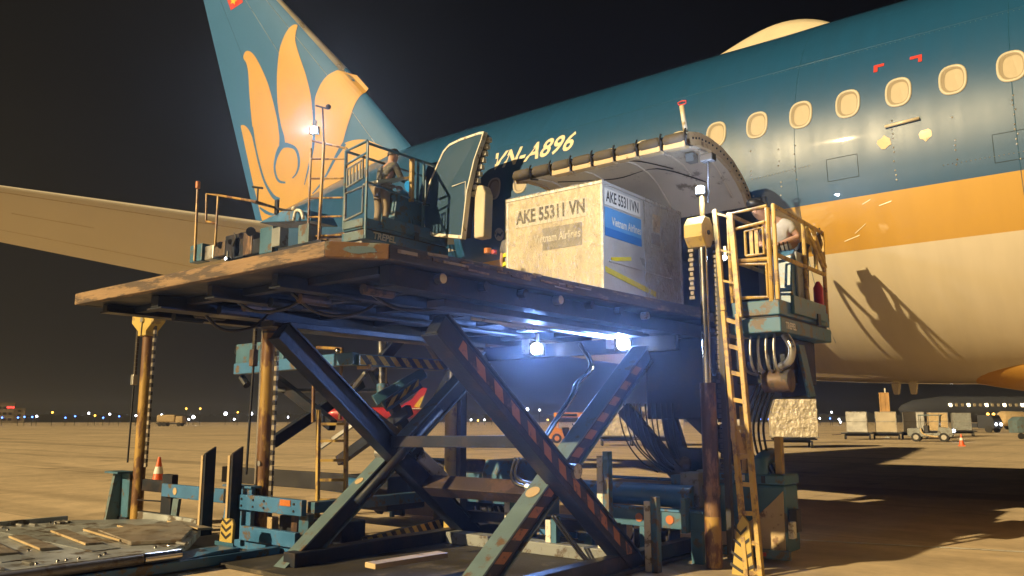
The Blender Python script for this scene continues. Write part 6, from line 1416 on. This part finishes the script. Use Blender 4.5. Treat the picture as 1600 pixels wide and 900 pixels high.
# cones
def make_cone():
    T = thing('traffic_cone', '', 'traffic cone'); part('base', MB().box(-.2, .2, -.2, .2, 0, .04), 'cone_orange', T)
    part('cone', MB().tube([(0, 0, .041), (0, 0, .72)], [.16, .03], 16), 'cone_orange', T, smooth=True, auto=True); part('band', MB().tube([(0, 0, .34), (0, 0, .50)], [.112, .080], 16, cap=False), 'white_print', T, smooth=True); return T
c1 = make_cone(); c1['label'] = 'orange traffic cone standing alone right of the tow tractor'; c1['group'] = 'traffic cones'; settle(c1, PZ(1503, 697, 0), 10)
c2 = copy_tree(c1); c2['label'] = 'orange traffic cone behind the chain of the left mast'; settle(c2, PZ(246, 763, 0), 30)
# dark service vehicle with lamps at far right, and green cart
SV = thing('service_truck', 'dark service truck with bright work lamps and amber beacons at far right', 'truck')
part('cab', MB().prism([(-1.0, .5), (1.0, .5), (1.0, 1.4), (.7, 2.1), (-1.0, 2.1)], 'y', -.9, .9), 'dark_cloth', SV, bevel=.06); part('bed', MB().box(-4.0, -1.05, -.9, .9, .6, 1.1), 'dark_cloth', SV, bevel=.04)
for x in (-3.2, .3):
    for y in (-.85, .85): part('wheel', MB().tube([(x, y - .12, .42), (x, y + .12, .42)], .42, 14), 'tyre', SV, smooth=True, auto=True)
for q in ((1.02, -.5, 1.0), (1.02, .5, 1.0)): part('headlight', MB().sphere(q, .17, 10, 6), 'led_lens_far', SV)
for q in ((.2, -.6, 2.2), (.2, .6, 2.2)): part('beacon', MB().sphere(q, .16, 10, 6), 'far_lamp_amber', SV)
part('windscreen', MB().box(.86, .88, -.8, .8, 1.45, 1.9), 'dark_glass', SV)
settle(SV, PZ(1548, 676, 0), YAW - 60)
GCART = thing('baggage_cart', 'green covered cart at the right edge of the picture', 'cart'); part('cover', MB().prism([(-.9, .5), (.9, .5), (.9, 1.5), (.5, 1.8), (-.5, 1.8), (-.9, 1.5)], 'y', -.6, .6), 'leg_paint', GCART, bevel=.05)
for x in (-.6, .6): part('wheel', MB().tube([(x, -.65, .25), (x, -.5, .25)], .25, 12), 'tyre', GCART)
settle(GCART, PZ(1601, 686, 0), YAW)
# ---- far parked aircraft
FA = thing('distant_airliner', 'dark parked airliner with lit cabin windows under the belly at far right', 'airliner')
def tubeprof(T, name, pts, rs, m, n=20): return part(name, MB().tube(pts, rs, n), m, T, smooth=True, auto=True)
tubeprof(FA, 'fuselage', [(-19, 0, 3.1), (-18.4, 0, 3.0), (-16.5, 0, 3.0), (-12, 0, 3.1), (10, 0, 3.1), (16, 0, 3.8), (20, 0, 4.5)], [.2, .8, 1.5, 1.95, 1.95, 1.2, .3], 'dark_cloth')
for i in range(22): part('cabin_window', MB().box(-12 + i * 1.0, -11.6 + i * 1.0, -1.93, -1.80, 3.5, 3.95), 'far_lamp_warm' if i % 3 == 0 else 'window_blind', FA)
part('wing', MB().prism([(-5, -1.5), (1, -1.5), (5, -15), (3.6, -15)], 'z', 2.3, 2.6), 'dark_cloth', FA); tubeprof(FA, 'engine', [(-6.5, -5.5, 1.7), (-6.2, -5.5, 1.7), (-3, -5.5, 1.7), (-2, -5.5, 1.75)], [.95, 1.1, 1.0, .6], 'cream_panel'); part('fin', MB().prism([(12, 4.6), (17.5, 4.8), (20.5, 11), (18.5, 11)], 'y', -.15, .15), 'dark_cloth', FA)
for x, y in ((-14, 0), (1, -2.4), (1, 2.4)): part('landing_gear', MB().tube([(x, y, .0), (x, y, 2.2)], .22, 8).tube([(x - .01, y - .35, .55), (x - .01, y + .35, .55)], .55, 12), 'tyre', FA, kind='stuff')
settle(FA, PZ(1585, 655 + 1.6 * 1280 / 125, 0), YAW + 8)
RA = thing('distant_airliner', 'red airliner tail with yellow patch far behind the left scissor leg', 'airliner'); RA['group'] = FA['group'] = 'airliners parked far away'
tubeprof(RA, 'fuselage', [(-24, 0, 3.2), (-22, 0, 3.1), (-6, 0, 3.1), (0, 0, 3.4), (5.5, 0, 4.4)], [.3, 1.9, 1.95, 1.6, .35], 'red_livery')
part('fin', MB().prism([(-4.2, 4.6), (2.8, 4.9), (5.0, 10.6), (3.3, 10.8), (.6, 7.4)], 'y', -.18, .18), 'red_livery', RA, bevel=.05)
part('fin_patch', MB().prism([(1.1, 5.2), (2.8, 4.95), (4.2, 8.6), (3.2, 8.0)], 'y', -.20, -.185), 'yellow_livery', RA)
part('tailplane', MB().prism([(-.6, -.8), (3.4, -.8), (5.2, -6), (3.6, -6)], 'z', 4.5, 4.7), 'white_paint', RA, bevel=.03)
for x, y in ((-19, 0), (-9, -2.6), (-9, 2.6)): part('landing_gear', MB().tube([(x, y, 0), (x, y, 2)], .22, 8).tube([(x - .01, y - .3, .5), (x - .01, y + .3, .5)], .5, 12), 'tyre', RA, kind='stuff')
settle(RA, PZ(640, 655 + 1.6 * 1280 / 235, 0), YAW + 2)
# ---- far horizon: lamps, buildings, low dark trees
def far_at(px, dist): r_ = ray(px, 655); r_.z = 0; r_.normalize(); return r_ * dist
kinds = {'b': ('taxiway_light', 'far_lamp_blue', .20, 'small blue taxiway light on the horizon', 'taxiway light', 'blue taxiway lights'), 'w': ('floodlight', 'led_lens_far', .24, 'white floodlight on a short post on the horizon', 'floodlight', 'white lights on the horizon'),
         'W': ('floodlight', 'led_lens_far', .42, 'large glaring white floodlight far left on the horizon', 'floodlight', 'glaring lights on the horizon'), 'a': ('marker_lamp', 'far_lamp_amber', .24, 'amber lamp on a post on the horizon', 'lamp', 'amber lamps on the horizon'), 'r': ('obstruction_light', 'far_lamp_red', .22, 'red lamp at the end of the lamp row on the horizon', 'lamp', 'red lamps on the horizon')}
proto = {}; cnt = {}
ORD = ['leftmost', 'second', 'third', 'fourth', 'fifth', 'sixth', 'seventh', 'eighth', 'ninth', 'tenth', 'eleventh', 'twelfth', 'thirteenth', 'fourteenth', 'fifteenth', 'sixteenth']
for px, py, k in sorted(((3, 653, 'b'), (28, 653, 'b'), (38, 652, 'b'), (50, 652, 'b'), (57, 651, 'w'), (81, 646, 'a'), (102, 653, 'b'), (117, 651, 'b'), (138, 647, 'w'), (148, 650, 'a'), (161, 653, 'b'), (171, 648, 'w'), (186, 651, 'b'), (212, 650, 'w'), (252, 649, 'w'), (287, 652, 'b'), (290, 640, 'a'), (302, 652, 'W'), (312, 640, 'a'), (295, 655, 'w'), (352, 647, 'W'), (371, 645, 'a'), (366, 655, 'w'), (392, 647, 'W'), (423, 648, 'W'),
                  (450, 652, 'w'), (724, 657, 'a'), (736, 656, 'w'), (747, 657, 'a'), (757, 656, 'w'), (768, 654, 'r'), (824, 640, 'W'), (843, 641, 'w'), (856, 656, 'a'), (868, 658, 'a'), (1188, 655, 'b'), (1201, 655, 'b'), (1281, 654, 'w'), (1297, 654, 'b'), (1311, 655, 'w'), (1300, 645, 'w'), (1313, 659, 'w'))):
    nm, m, r_, lab, cat, grp = kinds[k]; i_ = cnt.get(k, 0); cnt[k] = i_ + 1; lab = lab if k == 'r' else f"{ORD[i_]}{'' if i_ == 0 else ' from the left'} of the {dict(b='small blue taxiway lights', w='small white floodlights', W='large glaring white floodlights', a='amber lamps')[k]} on the horizon"; dist = 230.0; c = far_at(px, dist); zz = 1.6 + (655 - py) * dist / 1280
    zz = max(zz, .5)
    if (k, round(zz, 1)) not in proto:
        T = thing(nm, lab, cat, (0, 0, 0), grp); part('post', MB().tube([(0, 0, 0), (0, 0, zz)], .06, 6), 'dark_steel', T); part('lamp_head', MB().sphere((0, 0, zz), r_, 10, 6), m, T, smooth=True); proto[(k, round(zz, 1))] = T; T.location = c
    else:
        T = copy_tree(proto[(k, round(zz, 1))]); T.location = c; T['label'] = lab
for px, w, h_, lab in ((2, 9, 8.5, 'pale tower block at the left edge of the horizon'), (15, 11, 6.2, 'pale block with a red roof sign near the left edge')):
    B_o = thing('building', lab, 'building', (0, 0, 0), 'far buildings'); part('wall', MB().box(-w / 2, w / 2, 0, 8, 0, h_), 'building_wall', B_o)
    for i in range(4):
        for j in range(3): part('window', MB().box(-w / 2 + .8 + i * w / 4.4, -w / 2 + 2.0 + i * w / 4.4, -.06, -.005, 1 + j * h_ / 3.4, 2.0 + j * h_ / 3.4), 'dark_glass', B_o)
    part('roof', MB().box(-w / 2 - .2, w / 2 + .2, -.2, 8.2, h_ + .002, h_ + .3), 'grey_panel', B_o)
    if 'red' in lab: part('roof_sign', MB().box(-1.4, 1.4, -.3, -.21, h_ + .1, h_ + .8), 'far_lamp_red', B_o)
    settle(B_o, far_at(px, 420) , YAW + 28); B_o.location.z = 0
TK = thing('fuel_truck', 'pale truck parked on the far apron left of the chained mast', 'truck'); part('tank', MB().box(-3, 1.2, -1.1, 1.1, .9, 2.6), 'cream_panel', TK, bevel=.3); part('cab', MB().box(1.3, 3, -1.1, 1.1, .7, 2.3), 'cream_panel', TK, bevel=.2); part('chassis', MB().box(-3.1, 3, -.9, .9, .5, .72), 'dark_steel', TK)
for x in (-2.2, -1.2, 2.1):
    for y in (-1, 1): part('wheel', MB().tube([(x, y - .15, .45), (x, y + .15, .45)], .45, 12), 'tyre', TK)
settle(TK, far_at(268, 205), YAW); TK.location.z = 0
tm = MB(); rn = random.Random(9)
for i in range(500):
    px = -900 + i * 7; c = far_at(px, 470 + rn.uniform(0, 60)); w = rn.uniform(3, 9); h_ = rn.uniform(2.0, 5.5); d = Vector((-c.y, c.x, 0)).normalized()
    nv = 7
    pts = [c + d * (w * math.cos(math.pi * k / nv)) + Vector((0, 0, h_ * math.sin(math.pi * k / nv) * rn.uniform(.75, 1.1))) for k in range(nv + 1)]
    bk = c.normalized() * 4; tm.add(pts + [p + bk for p in pts], [tuple(range(nv + 1)), tuple(range(nv + 1, 2 * nv + 2))] + [(k, k + 1, nv + 2 + k, nv + 1 + k) for k in range(nv)])
o = bpy.data.objects.new('distant_treeline', tm.mesh('distant_treeline', 'dark_mass')); COL.objects.link(o); label(o, 'dark line of far trees along the night horizon', 'trees', None, 'stuff')

# ================================================================== THIN HAZE, added so the lamps glow
hz = MB().box(-910, 910, -910, 910, -1.0, 19.0)
me = bpy.data.meshes.new('added_haze'); me.from_pydata(hz.v, [], hz.f)
hm = bpy.data.materials.new('glow_haze'); hm.use_nodes = True; ht = hm.node_tree; ht.nodes.clear()
ho = ht.nodes.new('ShaderNodeOutputMaterial'); pv = ht.nodes.new('ShaderNodeVolumePrincipled')
pv.inputs['Color'].default_value = (0.9, 0.93, 1.0, 1); pv.inputs['Density'].default_value = 0.0017; pv.inputs['Anisotropy'].default_value = 0.84
ht.links.new(pv.outputs[0], ho.inputs['Volume']); me.materials.append(hm)
o = bpy.data.objects.new('added_haze', me); COL.objects.link(o); o['kind'] = 'stuff'; o['label'] = 'thin veil added over the apron so the lamps glow'
